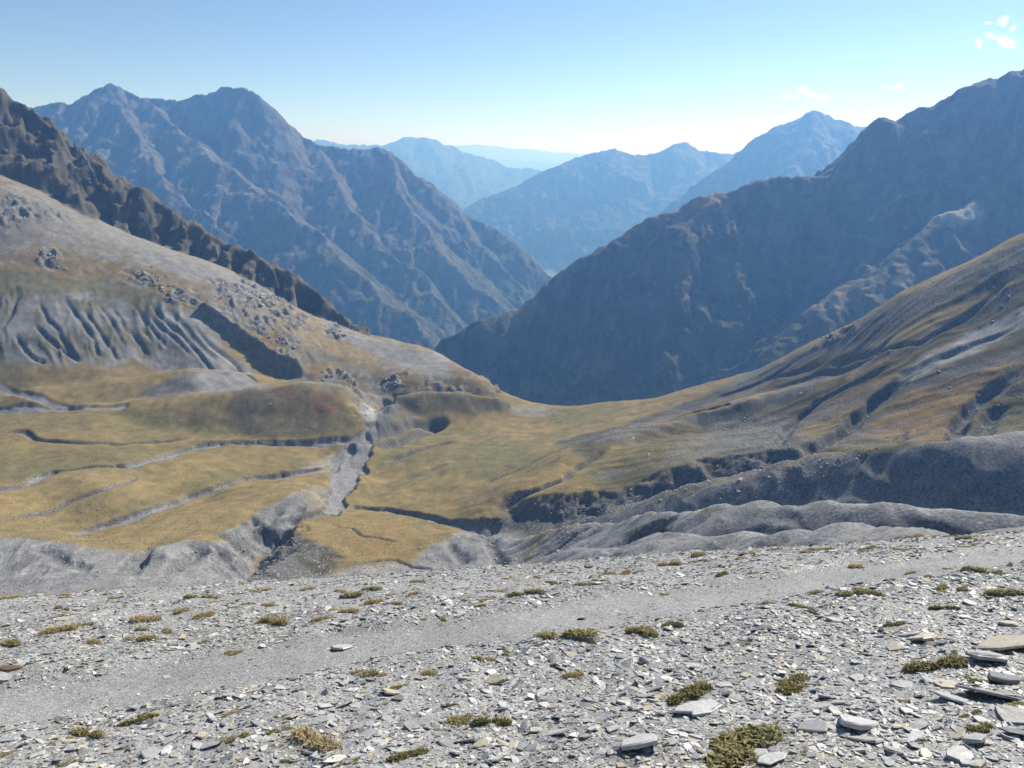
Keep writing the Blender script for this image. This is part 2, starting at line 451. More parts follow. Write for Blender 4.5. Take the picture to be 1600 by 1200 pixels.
# channels: (points, half width m, depth m, bank width m)
STREAMS = [
 ([(-60, 641), (0, 641), (60, 638), (120, 637), (190, 634)], 5.0, 2.5, 3),
 ([(0, 604), (50, 618), (80, 630), (120, 637)], 3.0, 2.0, 3),
 ([(-80, 775), (0, 766), (50, 752), (80, 738), (130, 731), (200, 728), (240, 718), (280, 706), (310, 698), (360, 691), (430, 693), (500, 691), (545, 687), (572, 680)], 4.6, 4.0, 2.5),
 ([(118, 834), (160, 820), (210, 808), (260, 790), (300, 776), (340, 761), (400, 746), (460, 739), (510, 733), (528, 716), (545, 700)], 4.0, 4.0, 2.5),
 ([(583, 664), (577, 684), (562, 706), (546, 734), (532, 760), (527, 784), (515, 802)], 9.5, 4.0, 4),
 ([(522, 794), (560, 793), (610, 797), (660, 806), (690, 814), (730, 822), (770, 826)], 4.0, 4.0, 3),
 ([(400, 854), (440, 826), (480, 806), (515, 800)], 3.0, 4.5, 4),
]
RILLS = [
 ([(-20, 810), (30, 807), (62, 803), (106, 784), (162, 766), (200, 753), (216, 741)], 1.0, 2.2, 2),
 ([(516, 819), (550, 825), (562, 836), (625, 848)], 0.4, 1.6, 1.6), ([(550, 881), (590, 876), (619, 875), (678, 890)], 0.4, 1.6, 1.6),
 ([(-20, 677), (0, 676), (37, 673), (50, 684), (90, 690), (130, 692), (190, 694), (245, 690), (300, 684)], 1.6, 3.6, 3),
 # right slope gullies
 ([(1425, 578), (1400, 600), (1369, 624), (1340, 650), (1316, 674), (1290, 692), (1250, 706)], 2.5, 10, 6),
 ([(1410, 564), (1372, 582), (1319, 607), (1275, 629), (1234, 663), (1210, 700)], 1.8, 7, 5),
 ([(1600, 425), (1569, 445), (1530, 480), (1490, 507), (1437, 535), (1366, 557), (1287, 582), (1200, 608)], .8, 3.6, 3.5),
 ([(1403, 517), (1372, 548), (1344, 557), (1300, 566)], .8, 4, 4), ([(1300, 562), (1247, 581), (1197, 593), (1130, 618)], .8, 3.6, 4),
 ([(1610, 545), (1597, 563), (1581, 588), (1537, 617), (1500, 657), (1478, 690)], 1.8, 7, 5), ([(1570, 630), (1550, 651), (1531, 682)], 1.5, 6, 5),
 ([(1430, 660), (1412, 673), (1381, 697)], 1, 4, 4),
 ([(955, 698), (940, 707), (915, 723), (881, 748), (847, 763), (806, 777), (770, 800)], 1.2, 5.5, 4.5), ([(890, 695), (872, 704), (819, 729), (756, 756)], 1, 3.5, 4),
 ([(1200, 611), (1144, 629), (1059, 651), (1009, 667)], 1.2, 4.0, 4), ([(1250, 560), (1180, 600), (1120, 622)], 1.0, 3, 4),
 ([(1600, 505), (1540, 530), (1460, 560), (1400, 590)], 1.0, 3, 5),
 ([(1060, 812), (1020, 828), (985, 843), (935, 862)], 2, 7, 7),
 # folds beside the gorge
 ([(574, 688), (610, 673), (650, 661), (700, 657)], 2.5, 9, 6), ([(585, 702), (625, 690), (665, 676), (695, 664)], 2.0, 7, 5), ([(600, 722), (640, 708), (690, 694), (715, 688)], 1.5, 5, 5), ([(630, 752), (665, 738), (700, 724)], .5, 2.2, 5),
 # badland gullies on the left dome
 ([(97, 460), (120, 492), (147, 531), (155, 560)], 0.6, 2.8, 3), ([(128, 478), (150, 510), (175, 547), (184, 566)], 0.6, 3.4, 3), ([(175, 480), (195, 510), (216, 534), (232, 556)], 0.6, 2.8, 3),
 ([(232, 472), (258, 500), (281, 519), (312, 553), (350, 580)], 0.6, 3.4, 3), ([(228, 490), (250, 510), (275, 530), (300, 556)], .5, 2.4, 3),
 ([(52, 505), (72, 526), (106, 552), (125, 566)], 0.6, 3.4, 3), ([(22, 520), (34, 540), (50, 558), (72, 568)], 0.6, 3.4, 3), ([(28, 462), (18, 490), (8, 508)], 0.6, 2.8, 3),
 ([(90, 520), (104, 540), (122, 560)], 0.6, 2.8, 3), ([(297, 505), (330, 540), (369, 571), (405, 598)], 1, 3.5, 3), ([(150, 470), (172, 500), (196, 540)], 0.5, 2.4, 3),
 ([(205, 472), (230, 505), (262, 545)], 0.5, 2.4, 3), ([(262, 482), (300, 525), (340, 562)], 0.8, 3, 5), ([(60, 470), (75, 500), (95, 520)], .5, 2.4, 3), ([(2, 455), (-10, 500)], .5, 2.4, 3),
 ([(240, 852), (215, 872), (190, 896)], 1.5, 6, 7), ([(330, 856), (300, 870), (262, 892)], 1.0, 4, 6), ([(60, 850), (90, 872), (140, 892)], .8, 2.5, 6), ([(440, 790), (420, 820), (405, 846)], .8, 3, 5), ([(475, 790), (455, 812)], .8, 3, 4),
 ([(760, 834), (770, 860), (790, 890)], .8, 2.5, 5), ([(700, 850), (730, 880)], .8, 2.5, 5),
]
CHAN = np.zeros_like(BX)       # bed of the streams, for the gravel cover
GULLY = np.zeros_like(BX)
chan_lines = []
for kind_, lst in (('s', STREAMS), ('r', RILLS)):
    for pts_, hw, dep, bank in lst:
        P = subdivide(hits(pts_), 6)
        chan_lines.append((kind_, P, hw, dep, bank))
for kind_, P, hw, dep, bank in chan_lines:
    m = near(P, hw + bank + 25)
    x, y = BX[m], BY[m]
    wob = (0.30 if kind_ == 's' else 0.22) * (hw + bank)
    d, s, ex, sd = seg_dist(x + fbm(x, y, 18, 3, seed=31) * wob, y + fbm(x, y, 18, 3, seed=33) * wob, P[:, :2])
    L = np.hypot(*np.diff(P[:, :2], axis=0).T).sum()
    hw_ = hw * (1 + .5 * perlin(s / 30 + 3.1, s * 0 + hw))
    if hw > 9: hw_ = hw_ * np.interp(s / L, [0, .15, .4, .65, 1], [.45, .8, 1.25, .8, .4])
    pr = 1 - sstep(hw_, hw_ + bank, d)
    if kind_ == 'r':
        pr = sstep(0, 1, np.clip(1 - np.maximum(d - hw_ * .6, 0) / (hw_ * .4 + bank), 0, 1)) ** .9
        pr *= sstep(-2, .22 * L, s) * sstep(-2, .12 * L, L - s)
        GULLY[m] = np.maximum(GULLY[m], pr)
    else:
        pr *= sstep(-8, 25, s) if hw < 5 else 1
        CHAN[m] = np.maximum(CHAN[m], 1 - sstep(hw_, hw_ + bank * .6, d))
    BZ[m] -= dep * pr
# braided gravel in the stream beds
BZ += CHAN * (fbm(BX, BY, 5, 3, seed=41) * .35 - .1)

# ------------------------------------------------------------------ ground cover of the basin
C = dict(straw=(.205, .158, .070, .14), gold=(.25, .186, .082, .1), olive=(.14, .124, .053, .2), green=(.125, .13, .056, .06), orange=(.205, .138, .056, .2),
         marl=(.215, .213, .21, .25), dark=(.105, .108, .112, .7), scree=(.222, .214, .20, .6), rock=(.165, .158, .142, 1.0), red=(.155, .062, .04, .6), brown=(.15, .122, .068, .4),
         gravel=(.20, .20, .203, .4), pale=(.34, .335, .325, .3), heath=(.10, .088, .052, .5))
C = {k: np.array(v) for k, v in C.items()}
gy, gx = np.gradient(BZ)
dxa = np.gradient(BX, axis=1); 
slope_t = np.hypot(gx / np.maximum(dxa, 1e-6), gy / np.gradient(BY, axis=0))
COL = C['straw'] + (C['gold'] - C['straw']) * sstep(-.3, .6, mott)[..., None]
COL = COL + (C['olive'] - COL) * (sstep(-.1, .8, mott2 + mott * .6) * .7)[..., None]

def blend(mask, c):
    global COL
    COL = COL + (np.asarray(c) - COL) * np.clip(mask, 0, 1)[..., None]

def P_(c, pts_, amt=1.0, soft=4.0, warp=6.0, brk=0.0, n=None):
    m = poly_mask(pts_, soft, warp) * amt
    if brk: m = m * sstep(brk - .5, brk + .1, (mott3 * .6 + mott2 * .6 if n is None else n) + .5)
    blend(m, C[c])
# left hill: thin grass over rock, scree, crags
LEFT = [(-200, 250), (-60, 262), (60, 275), (150, 330), (260, 395), (400, 440), (520, 500), (640, 553), (740, 578), (790, 612), (700, 616), (620, 640), (520, 612), (480, 604), (440, 580), (300, 484), (200, 452), (-60, 430), (-200, 400)]
mL = poly_mask(LEFT, 10, 10)
blend(mL * .85, C['brown'] * .45 + C['straw'] * .3 + C['rock'] * .25)
blend(mL * sstep(-.15, .45, mott2 + mott3 * .5) * .75, C['rock'] * 1.05)
blend(mL * sstep(.25, .7, -mott2 + mott * .4) * .5, C['orange'])
P_('scree', [(-200, 262), (-60, 285), (60, 296), (120, 325), (200, 375), (330, 402), (420, 442), (520, 500), (640, 556), (700, 556), (745, 585), (700, 600), (620, 578), (540, 552), (430, 512), (330, 462), (220, 425), (120, 400), (0, 385), (-200, 360)], .6, 14, 16)
P_('scree', [(140, 328), (200, 362), (300, 404), (380, 436), (470, 476), (560, 520), (690, 553), (740, 583), (690, 590), (600, 562), (520, 530), (430, 488), (330, 446), (240, 408), (170, 368)], .85, 6, 8)
P_('orange', [(-100, 395), (80, 385), (160, 405), (260, 425), (330, 448), (290, 455), (150, 432), (0, 424), (-100, 424)], .7, 8, 14, .15)
P_('gold', [(400, 458), (450, 470), (520, 512), (560, 545), (620, 570), (560, 572), (480, 540), (430, 500)], .7, 6, 10, .1)
P_('gold', [(420, 545), (480, 560), (540, 575), (530, 590), (470, 582), (430, 566)], .8, 5, 8)
P_('orange', [(700, 564), (730, 562), (758, 575), (765, 600), (720, 606), (690, 600), (705, 585)], .7, 6, 8)
blend(mL * sstep(.45, .75, mott3 * .8 + mott2 * .5) * .5, C['rock'] * 1.2)
blend(ROCKY * .85, C['rock'] * 1.15)
blend(CRAG * .95, C['rock'] * .42 + C['brown'] * .12)  # crag rock darkened: shade of the camera-facing cliffs put into the colour
blend(CRAG * sstep(.95, .6, slope_t + mott3 * .3) * .6, C['brown'] * .8)
# badland dome on the left
DOME = [(-200, 440), (30, 432), (120, 436), (230, 462), (298, 488), (350, 545), (400, 590), (420, 606), (300, 582), (200, 574), (80, 568), (-200, 560)]
mD = poly_mask(DOME, 10, 14)
blend(mD * .9, C['marl'] * .92)
blend(mD * sstep(.0, .6, -mott2 + mott * .3 + .1) * .65, C['olive'])
P_('olive', [(-200, 418), (60, 420), (150, 430), (240, 462), (200, 470), (120, 455), (40, 460), (-200, 470)], .75, 8, 14)
P_('pale', [(232, 470), (300, 492), (350, 548), (390, 585), (340, 570), (290, 540), (250, 500)], .55, 8, 8)
P_('straw', [(-100, 568), (60, 570), (150, 575), (290, 580), (250, 592), (150, 604), (0, 602), (-100, 600)], .8, 6, 8)
P_('dark', [(205, 620), (240, 602), (290, 586), (330, 596), (310, 612), (262, 622)], .8, 4, 5)
P_('marl', [(285, 588), (330, 582), (380, 592), (425, 606), (380, 612), (320, 614)], .9, 5, 6)
# valley meadows
P_('olive', [(-100, 650), (200, 645), (330, 625), (400, 625), (420, 680), (300, 684), (200, 690), (100, 670), (-100, 668)], .55, 8, 12)
P_('olive', [(-100, 700), (150, 700), (330, 688), (280, 705), (150, 728), (60, 742), (-100, 752)], .65, 8, 12)
P_('green', [(-100, 735), (80, 730), (200, 722), (120, 735), (60, 750), (-100, 765)], .6, 5, 8)
P_('olive', [(100, 815), (200, 800), (300, 765), (420, 735), (330, 740), (200, 790), (60, 830)], .6, 6, 8)
P_('gold', [(-100, 775), (60, 760), (200, 735), (215, 745), (110, 785), (0, 806), (-100, 812)], .7, 6, 8)
P_('gold', [(120, 842), (250, 808), (380, 770), (480, 742), (470, 755), (380, 795), (300, 832), (230, 852)], .8, 5, 6)
P_('heath', [(372, 612), (470, 602), (512, 612), (548, 652), (552, 680), (450, 690), (392, 682), (360, 645)], .75, 8, 12)
P_('olive', [(200, 660), (330, 645), (390, 660), (390, 685), (300, 680), (220, 672)], .6, 6, 8)
def spot(c, px, py, rx, ry, amt, brk=-.6):
    p = basin_hit(px, py)
    e = ((BX - p[0]) / rx) ** 2 + ((BY - p[1]) / ry) ** 2
    blend(sstep(1.4, .3, e + warp1 * .5 + mott3 * .4) * amt * sstep(brk, brk + .5, mott3 + mott2 * .5), C[c])
spot('red', 396, 614, 11, 10, .75, -.3); spot('red', 450, 611, 26, 10, .65, -.15); spot('red', 490, 616, 24, 11, .6, -.15); spot('red', 503, 636, 22, 16, .65, -.1); spot('red', 360, 648, 14, 10, .3); spot('dark', 598, 655, 14, 22, .9); spot('dark', 612, 640, 12, 20, .8)  # the dark spots paint the shade on the knoll's left face
P_('pale', [(562, 628), (600, 641), (590, 660), (576, 662), (566, 648)], .85, 2, 3)
P_('pale', [(410, 748), (450, 738), (525, 708), (540, 712), (528, 734), (470, 745)], .35, 3, 4)
P_('scree', [(455, 772), (490, 758), (522, 758), (512, 795), (490, 800)], .55, 3, 3)
P_('gold', [(500, 745), (522, 742), (518, 765), (500, 762)], .5, 3, 3)
P_('marl', [(345, 836), (390, 806), (440, 780), (462, 768), (492, 795), (470, 806), (440, 822), (405, 846), (360, 848)], .95, 2, 3)
P_('dark', [(380, 812), (440, 780), (462, 770), (488, 795), (455, 802), (420, 812)], .35, 3, 4)
P_('marl', [(-200, 840), (0, 838), (110, 849), (205, 866), (238, 856), (290, 844), (400, 853), (400, 878), (390, 915), (0, 930), (-200, 930)], 1, 3, 5)
P_('dark', [(392, 900), (420, 850), (450, 838), (490, 846), (520, 868), (520, 890), (500, 915), (380, 915)], .9, 3, 4)  # bluff face: dark soil, with its shade painted in as well
P_('gold', [(440, 828), (508, 812), (600, 812), (655, 822), (650, 850), (620, 872), (560, 876), (530, 862), (500, 846), (460, 834)], .7, 3, 4)
blend(poly_mask([(440, 856), (460, 842), (490, 846), (528, 874), (505, 900), (470, 880)], 3, 6) * sstep(-.4, .2, mott3 + mott2 * .5) * .9, C['heath'] * .6)  # dark heath clumps, deepened to stand in for the bluff's shade
P_('orange', [(540, 838), (600, 815), (650, 822), (655, 850), (630, 872), (560, 878), (525, 862)], .55, 6, 8)
P_('marl', [(655, 862), (690, 842), (735, 829), (810, 832), (832, 852), (825, 885), (730, 905), (640, 900), (640, 882)], .95, 4, 5)
P_('scree', [(510, 900), (555, 886), (610, 880), (680, 895), (640, 915), (520, 915)], .95, 3, 3)
# meadow and its dark hillock
P_('heath', [(600, 655), (622, 622), (660, 616), (720, 617), (790, 626), (800, 640), (740, 648), (680, 645), (630, 652)], .9, 3, 5)
P_('dark', [(578, 672), (598, 645), (620, 622), (634, 622), (612, 655), (590, 676)], .95, 3, 3)  # knoll's left face, its shade put into the cover colour
P_('scree', [(800, 632), (850, 636), (880, 642), (840, 652), (800, 646)], .7, 3, 5)
P_('green', [(690, 705), (760, 688), (850, 688), (830, 730), (760, 752), (700, 745)], .6, 10, 14)
P_('green', [(850, 640), (960, 632), (1000, 634), (940, 652), (880, 664)], .5, 8, 10)
P_('olive', [(590, 700), (680, 680), (720, 690), (690, 715), (640, 740), (600, 740)], .6, 6, 10, .1)
# right slope
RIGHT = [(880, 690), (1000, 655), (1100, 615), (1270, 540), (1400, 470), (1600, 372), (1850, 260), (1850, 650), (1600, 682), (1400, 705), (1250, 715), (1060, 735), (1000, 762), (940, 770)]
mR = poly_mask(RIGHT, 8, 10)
blend(mR * .8, C['olive'] * .95)
blend(mR * sstep(.0, .6, STREAK + mott2 * .4) * .7, C['rock'] * .55 + C['brown'] * .35)
blend(mR * sstep(.1, .6, -STREAK + mott * .5) * .6, C['gold'] * .9)
COL[..., :3] *= (1 - .38 * mR)[..., None]  # whole slope darkened: the weak grazing sun is put into its colour
P_('brown', [(1000, 664), (1150, 622), (1250, 598), (1330, 586), (1300, 610), (1235, 645), (1225, 695), (1100, 722), (1000, 705), (930, 700)], .5, 10, 14)
P_('rock', [(1060, 690), (1150, 650), (1235, 640), (1225, 695), (1150, 715), (1060, 730), (1000, 740)], .75, 8, 14)
P_('rock', [(900, 690), (1000, 660), (1150, 622), (1280, 590), (1240, 615), (1100, 650), (980, 690)], .6, 8, 10)
P_('rock', [(1120, 605), (1270, 540), (1400, 468), (1600, 372), (1700, 340), (1700, 380), (1550, 440), (1420, 498), (1300, 552), (1180, 600)], .65, 8, 10)
P_('pale', [(1395, 590), (1480, 540), (1600, 480), (1700, 450), (1700, 490), (1600, 515), (1500, 556), (1420, 602)], .65, 6, 8)
P_('orange', [(1238, 668), (1325, 612), (1400, 582), (1410, 590), (1360, 628), (1310, 672), (1255, 692)], .95, 5, 6)
P_('orange', [(1340, 682), (1425, 612), (1500, 592), (1600, 550), (1700, 520), (1700, 560), (1580, 585), (1530, 620), (1480, 684), (1385, 694)], .9, 6, 8)
P_('gold', [(1270, 564), (1440, 504), (1580, 432), (1700, 380), (1700, 400), (1560, 452), (1440, 530), (1340, 558)], .85, 5, 8)
P_('gold', [(780, 790), (830, 755), (900, 715), (980, 690), (1010, 700), (960, 735), (920, 775), (860, 775)], .6, 6, 8, -.1)
P_('gold', [(1090, 632), (1200, 600), (1330, 575), (1400, 560), (1330, 590), (1230, 612), (1120, 640)], .5, 5, 8, .1)
P_('orange', [(1010, 664), (1060, 648), (1140, 627), (1145, 632), (1060, 656)], .9, 2, 2)
P_('olive', [(860, 770), (940, 710), (1060, 680), (1120, 690), (1100, 720), (1000, 755), (920, 780)], .45, 8, 10)
P_('olive', [(1250, 695), (1330, 690), (1380, 700), (1480, 690), (1600, 660), (1600, 682), (1400, 706), (1250, 716)], .7, 5, 8)
P_('dark', [(735, 818), (800, 800), (844, 780), (922, 787), (1000, 764), (1062, 734), (1120, 716), (1180, 702), (1240, 695), (1262, 716), (1187, 737), (1062, 769), (969, 797), (884, 826), (846, 842), (790, 832)], .9, 5, 9)  # cut bank: dark shale, with the bank's shade painted in too
P_('heath', [(1060, 730), (1150, 690), (1240, 680), (1250, 700), (1150, 730)], .5, 5, 10)
mm = poly_mask([(828, 880), (852, 836), (884, 827), (969, 799), (1062, 771), (1187, 739), (1300, 712), (1450, 694), (1650, 678), (1900, 660), (1900, 860), (1400, 850), (1250, 870), (1000, 920), (828, 920)], 3, 4)
blend(mm, C['marl'] * .95)
hid = sstep(330, 300, BY) 
blend(hid, C['marl'])
blend(np.maximum(mm, mMs) * sstep(.7, .3, MRILL) * .25, C['dark'] * 1.2)
blend(np.maximum(mm, mMs) * sstep(.15, .7, mott2 + mott * .5) * .3, C['dark'])
blend(np.maximum(mm, mMs) * sstep(.25, .7, -mott2 + mott3 * .3) * .45, C['pale'])
P_('olive', [(1080, 803), (1110, 795), (1133, 794), (1110, 802)], .9, 1.2, 1)
P_('heath', [(960, 840), (1000, 822), (1040, 826), (1010, 838)], .7, 2, 3)
blend(mR * sstep(.55, .2, STREAK2) * .6, C['dark'])
spot('dark', 655, 664, 30, 7, .6, -.4); spot('dark', 690, 686, 14, 8, .6, -.4)  # painted shade in the folds beside the gorge
blend(GULLY * .75, C['dark'] * 1.1)  # gullies darkened: the shade of their walls put into the cover
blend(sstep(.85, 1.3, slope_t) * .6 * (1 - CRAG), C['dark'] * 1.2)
COL[..., :3] = COL[..., :3] * (1 + .10 * mott3 + .08 * mott2)[..., None]

blend(CHAN, C['gravel'])

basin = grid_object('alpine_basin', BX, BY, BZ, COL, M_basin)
tag(basin, 'grassy alpine basin with grey streams and bare slopes below the pass', kind='structure')

# ------------------------------------------------------------------ mountains
def mountain(name, label, ridges, extent, res, mat, floor=-1110, k=.8, rib=(140, 40), rough=1.0, cover=None, warp=60, seed=1, round_=0.0):
    """height field grown from its crest and spurs: ground falls away from the nearest ridge line"""
    (a0, a1_), (d0, d1) = extent
    na, nd = res
    aa = np.linspace(a0, a1_, int(na * QUAL)); uu = np.linspace(math.log(d0), math.log(d1), int(nd * QUAL))
    A, U = np.meshgrid(aa, uu); D = np.exp(U); X = A * D; Y = D
    wx = fbm(X, Y, warp * 5, 4, seed=seed) * warp; wy = fbm(X, Y, warp * 5, 4, seed=seed + 1) * warp
    Z = np.full(X.shape, -1e9); S = np.zeros_like(X); DI = np.zeros_like(X)
    for i, rd in enumerate(ridges):
        pts_, kk = rd
        P = subdivide(np.array([pt(*c) for c in pts_]), warp)
        zz, s, d = ridge_cone(X + wx, Y + wy, P, kk, round_)
        m = zz > Z
        Z = np.where(m, zz, Z); S = np.where(m, s + i * 997, S); DI = np.where(m, d, DI)
    lam, amp = rib
    fade = sstep(0, lam * 1.2, DI)
    ribs = ridged(S, DI * .22, lam, 4, .55, seed=seed)
    Z = Z + (ribs - .9) * amp * fade + fbm(X, Y, lam * .5, 5, .55, seed=seed + 4) * amp * .35 * rough * (0.25 + fade)
    steep = fbm(X, Y, lam * 2.5, 3, seed=seed + 8)
    Z = Z + (ridged(X + wx, Y + wy, lam * .42, 4, .6, seed=seed + 6) - .8) * amp * .22 * (.2 + fade) * sstep(-.7, .4, steep)
    Z = Z + np.sin((Z + .22 * X + steep * lam) * (6.283 / (lam * .33))) * lam * .013 * fade
    Z = Z + fbm(S, DI, lam * .16, 3, .6, seed=seed + 7) * lam * .035 * (1 - fade)
    Z = np.maximum(Z, floor - 5 + fbm(X, Y, 300, 3, seed=seed) * 3)
    gy_, gx_ = np.gradient(Z)
    sl = np.hypot(gx_ / np.gradient(X, axis=1), gy_ / np.gradient(Y, axis=0))
    col = cover(X, Y, Z, sl, DI, ribs)
    o = grid_object(name, X, Y, Z, col, mat)
    tag(o, label, kind='structure')
    return o

def mixc(c0, c1, m):
    return np.asarray(c0) + (np.asarray(c1) - np.asarray(c0)) * np.clip(m, 0, 1)[..., None]

def rock_cover(tree=-500, grass=-100, seed=1):
    def f(X, Y, Z, sl, DI, ribs):
        n = fbm(X, Y, 180, 5, seed=seed + 60); n2 = fbm(X, Y, 60, 4, seed=seed + 61)
        c = mixc((.062, .058, .055), (.118, .112, .106), sstep(-.5, .6, n2))
        g = sstep(1.15, .65, sl + n * .25) * sstep(250, -100, Z + n * 150)
        c = mixc(c, (.095, .085, .048), g * .8)
        w = sstep(tree + 220, tree - 120, Z + n * 250) * sstep(1.5, .8, sl)
        c = mixc(c, (.045, .06, .03), w * sstep(-.4, .3, n2 + .2))
        s_ = sstep(.35, .75, n - n2 * .3) * sstep(.9, .6, sl) * sstep(-500, -100, Z)
        return mixc(c, (.26, .25, .235), s_ * .8)
    return f

mountain('mountain', 'blue shaded rocky massif with two summits rising behind the left slope',
  [([(-400, 130, 4300), (-150, 140, 4600), (30, 168, 4900), (60, 165, 4950), (88, 157, 5000), (108, 163, 5000), (122, 160, 5000), (145, 142, 5000), (165, 128, 5000), (182, 136, 5000), (203, 144, 5000), (222, 152, 5000), (248, 153, 5050), (275, 155, 5050),
     (300, 148, 5050), (322, 147, 5000), (345, 134, 5000), (365, 137, 5000), (385, 137, 4980), (403, 147, 4950), (415, 160, 4950), (432, 182, 4900), (455, 200, 4900), (475, 215, 4880), (500, 226, 4850), (535, 231, 4830), (560, 233, 4820), (585, 232, 4800),
     (595, 229, 4800), (612, 237, 4780), (640, 262, 4720), (668, 285, 4680), (695, 312, 4640), (730, 336, 4600), (760, 352, 4550), (788, 362, 4500), (800, 384, 4450), (832, 408, 4400), (862, 430, 4350), (905, 470, 4250)], .95),
   ([(225, 153, 5000), (280, 205, 4650), (345, 255, 4300), (372, 275, 4180), (430, 315, 3950), (500, 372, 3700), (560, 425, 3500), (640, 500, 3250), (700, 560, 3100)], .80),
   ([(165, 128, 5000), (215, 215, 4500), (262, 290, 4150), (330, 350, 3850), (410, 420, 3550), (470, 480, 3350), (560, 560, 3150)], .82),
   ([(500, 226, 4850), (520, 290, 4480), (570, 350, 4200), (625, 405, 3950), (690, 470, 3700), (740, 530, 3500)], .80),
   ([(595, 229, 4800), (622, 300, 4450), (668, 362, 4200), (722, 418, 4000), (790, 480, 3750)], .80),
   ([(88, 157, 5000), (110, 260, 4300), (180, 350, 3900), (260, 430, 3600), (340, 500, 3400)], .82),
   ([(695, 312, 4640), (740, 375, 4380), (800, 430, 4150), (840, 465, 4050)], .85)],
  ((-1.0, .2), (2500, 6200)), (620, 400), M_mount, rib=(170, 32), cover=rock_cover(-560, seed=1), seed=1, warp=55)

def rm_cover(X, Y, Z, sl, DI, ribs):
    c = rock_cover(-420, seed=4)(X, Y, Z, sl, DI, ribs)
    n = fbm(X, Y, 60, 4, seed=66)
    for px, py, D, rx, ry, col, am in ((1490, 352, 1865, 75, 40, (.36, .34, .31), .9), (1080, 330, 2250, 150, 60, (.22, .15, .085), .8), (820, 486, 2170, 60, 40, (.22, .20, .15), .7), (1300, 470, 1680, 90, 45, (.24, .20, .15), .6)):
        p = pt(px, py, D)
        e = ((X - p[0]) / rx) ** 2 + ((Y - p[1]) / ry) ** 2
        c = mixc(c, col, sstep(1.2, .4, e + n * .5) * am)
    return c
mountain('mountain', 'dark shaded mountain wall filling the right behind the grassy slope',
  [([(2000, -40, 2100), (1800, 20, 2150), (1680, 65, 2200), (1600, 106, 2220), (1585, 112, 2220), (1570, 122, 2230), (1540, 124, 2250), (1520, 134, 2250), (1500, 148, 2260), (1475, 161, 2270), (1445, 168, 2280), (1430, 175, 2290), (1402, 190, 2300), (1388, 186, 2300), (1378, 184, 2300), (1366, 198, 2300), (1345, 235, 2300), (1338, 245, 2300),
     (1300, 262, 2300), (1280, 276, 2290), (1262, 274, 2290), (1240, 277, 2290), (1225, 275, 2290), (1195, 280, 2280), (1150, 300, 2270), (1085, 309, 2260), (1060, 325, 2250), (1022, 344, 2240), (985, 360, 2230), (945, 380, 2220), (905, 408, 2210), (870, 435, 2200), (842, 462, 2190), (830, 482, 2180), (790, 488, 2160), (745, 500, 2130), (710, 522, 2110), (690, 548, 2100), (670, 580, 2090)], 1.3),
   ([(1690, 150, 2130), (1580, 270, 1960), (1520, 322, 1880), (1470, 335, 1860), (1430, 372, 1800), (1392, 425, 1730), (1340, 440, 1710), (1285, 478, 1650), (1225, 535, 1590), (1180, 590, 1540), (1150, 640, 1510)], 1.0),
   ([(1150, 300, 2270), (1100, 322, 2225), (1060, 350, 2180), (1030, 378, 2140)], 1.0), ([(1490, 150, 2260), (1470, 230, 2130), (1420, 300, 2030)], 1.05)],
  ((-.25, 1.3), (1250, 2900)), (620, 360), M_mount, rib=(110, 24), cover=rm_cover, seed=4, warp=24, round_=20)

mountain('mountain', 'hazy blue mountain with a small flat-topped knob standing in the middle of the valley',
  [([(640, 380, 8300), (700, 345, 8500), (735, 321, 8700), (790, 296, 8900), (850, 266, 9000), (900, 248, 9000), (930, 238, 9000), (955, 231, 9000), (968, 236, 9000), (985, 241, 9000), (1020, 240, 9050), (1048, 230, 9100), (1062, 223, 9100), (1076, 221, 9100), (1086, 229, 9100), (1105, 236, 9150), (1130, 240, 9200), (1160, 236, 9300), (1250, 220, 9400)], .85),
   ([(850, 266, 9000), (842, 310, 8500), (850, 360, 8000), (862, 405, 7600)], .62), ([(955, 231, 9000), (935, 300, 8400), (925, 370, 7800)], .62), ([(1076, 221, 9100), (1040, 290, 8500), (1000, 360, 7900)], .62), ([(790, 296, 8900), (760, 340, 8500), (745, 400, 8100)], .62)],
  ((-.25, .55), (6000, 11500)), (340, 240), M_far, rib=(300, 90), cover=rock_cover(-450, seed=7), seed=7, warp=90)

mountain('mountain', 'tall blue pyramid peak on the right under the small cloud',
  [([(1000, 350, 6300), (1080, 303, 6400), (1110, 275, 6450), (1150, 243, 6500), (1175, 222, 6500), (1192, 209, 6500), (1230, 193, 6500), (1252, 182, 6500), (1276, 171, 6500), (1290, 176, 6500), (1308, 184, 6500), (1320, 190, 6500), (1345, 195, 6550), (1362, 198, 6600), (1420, 215, 6700), (1600, 230, 6900)], 1.0),
   ([(1276, 171, 6500), (1240, 260, 5900), (1200, 340, 5500)], .85)],
  ((.1, .9), (4800, 8000)), (260, 200), M_mount, rib=(220, 70), cover=rock_cover(-400, seed=9), seed=9, warp=60)

mountain('mountain', 'pale blue rounded mountain far behind the left massif',
  [([(300, 215, 15000), (420, 222, 15000), (490, 218, 15000), (502, 217, 15000), (530, 224, 15000), (575, 226, 15000), (605, 226, 15000), (628, 218, 15000), (645, 213, 15000), (655, 215, 15000), (668, 212, 15000), (688, 218, 15000), (702, 232, 15000), (725, 238, 15000), (745, 244, 15000), (775, 252, 15000), (800, 261, 15000), (832, 262, 15000), (860, 272, 15000), (920, 300, 14800)], .75),
   ([(668, 212, 15000), (700, 270, 13800), (720, 320, 13000)], .55), ([(780, 254, 15000), (760, 290, 14000), (740, 330, 13300)], .55)],
  ((-.6, .25), (10500, 19000)), (280, 160), M_far, rib=(500, 140), cover=rock_cover(-350, seed=12), seed=12, warp=140)

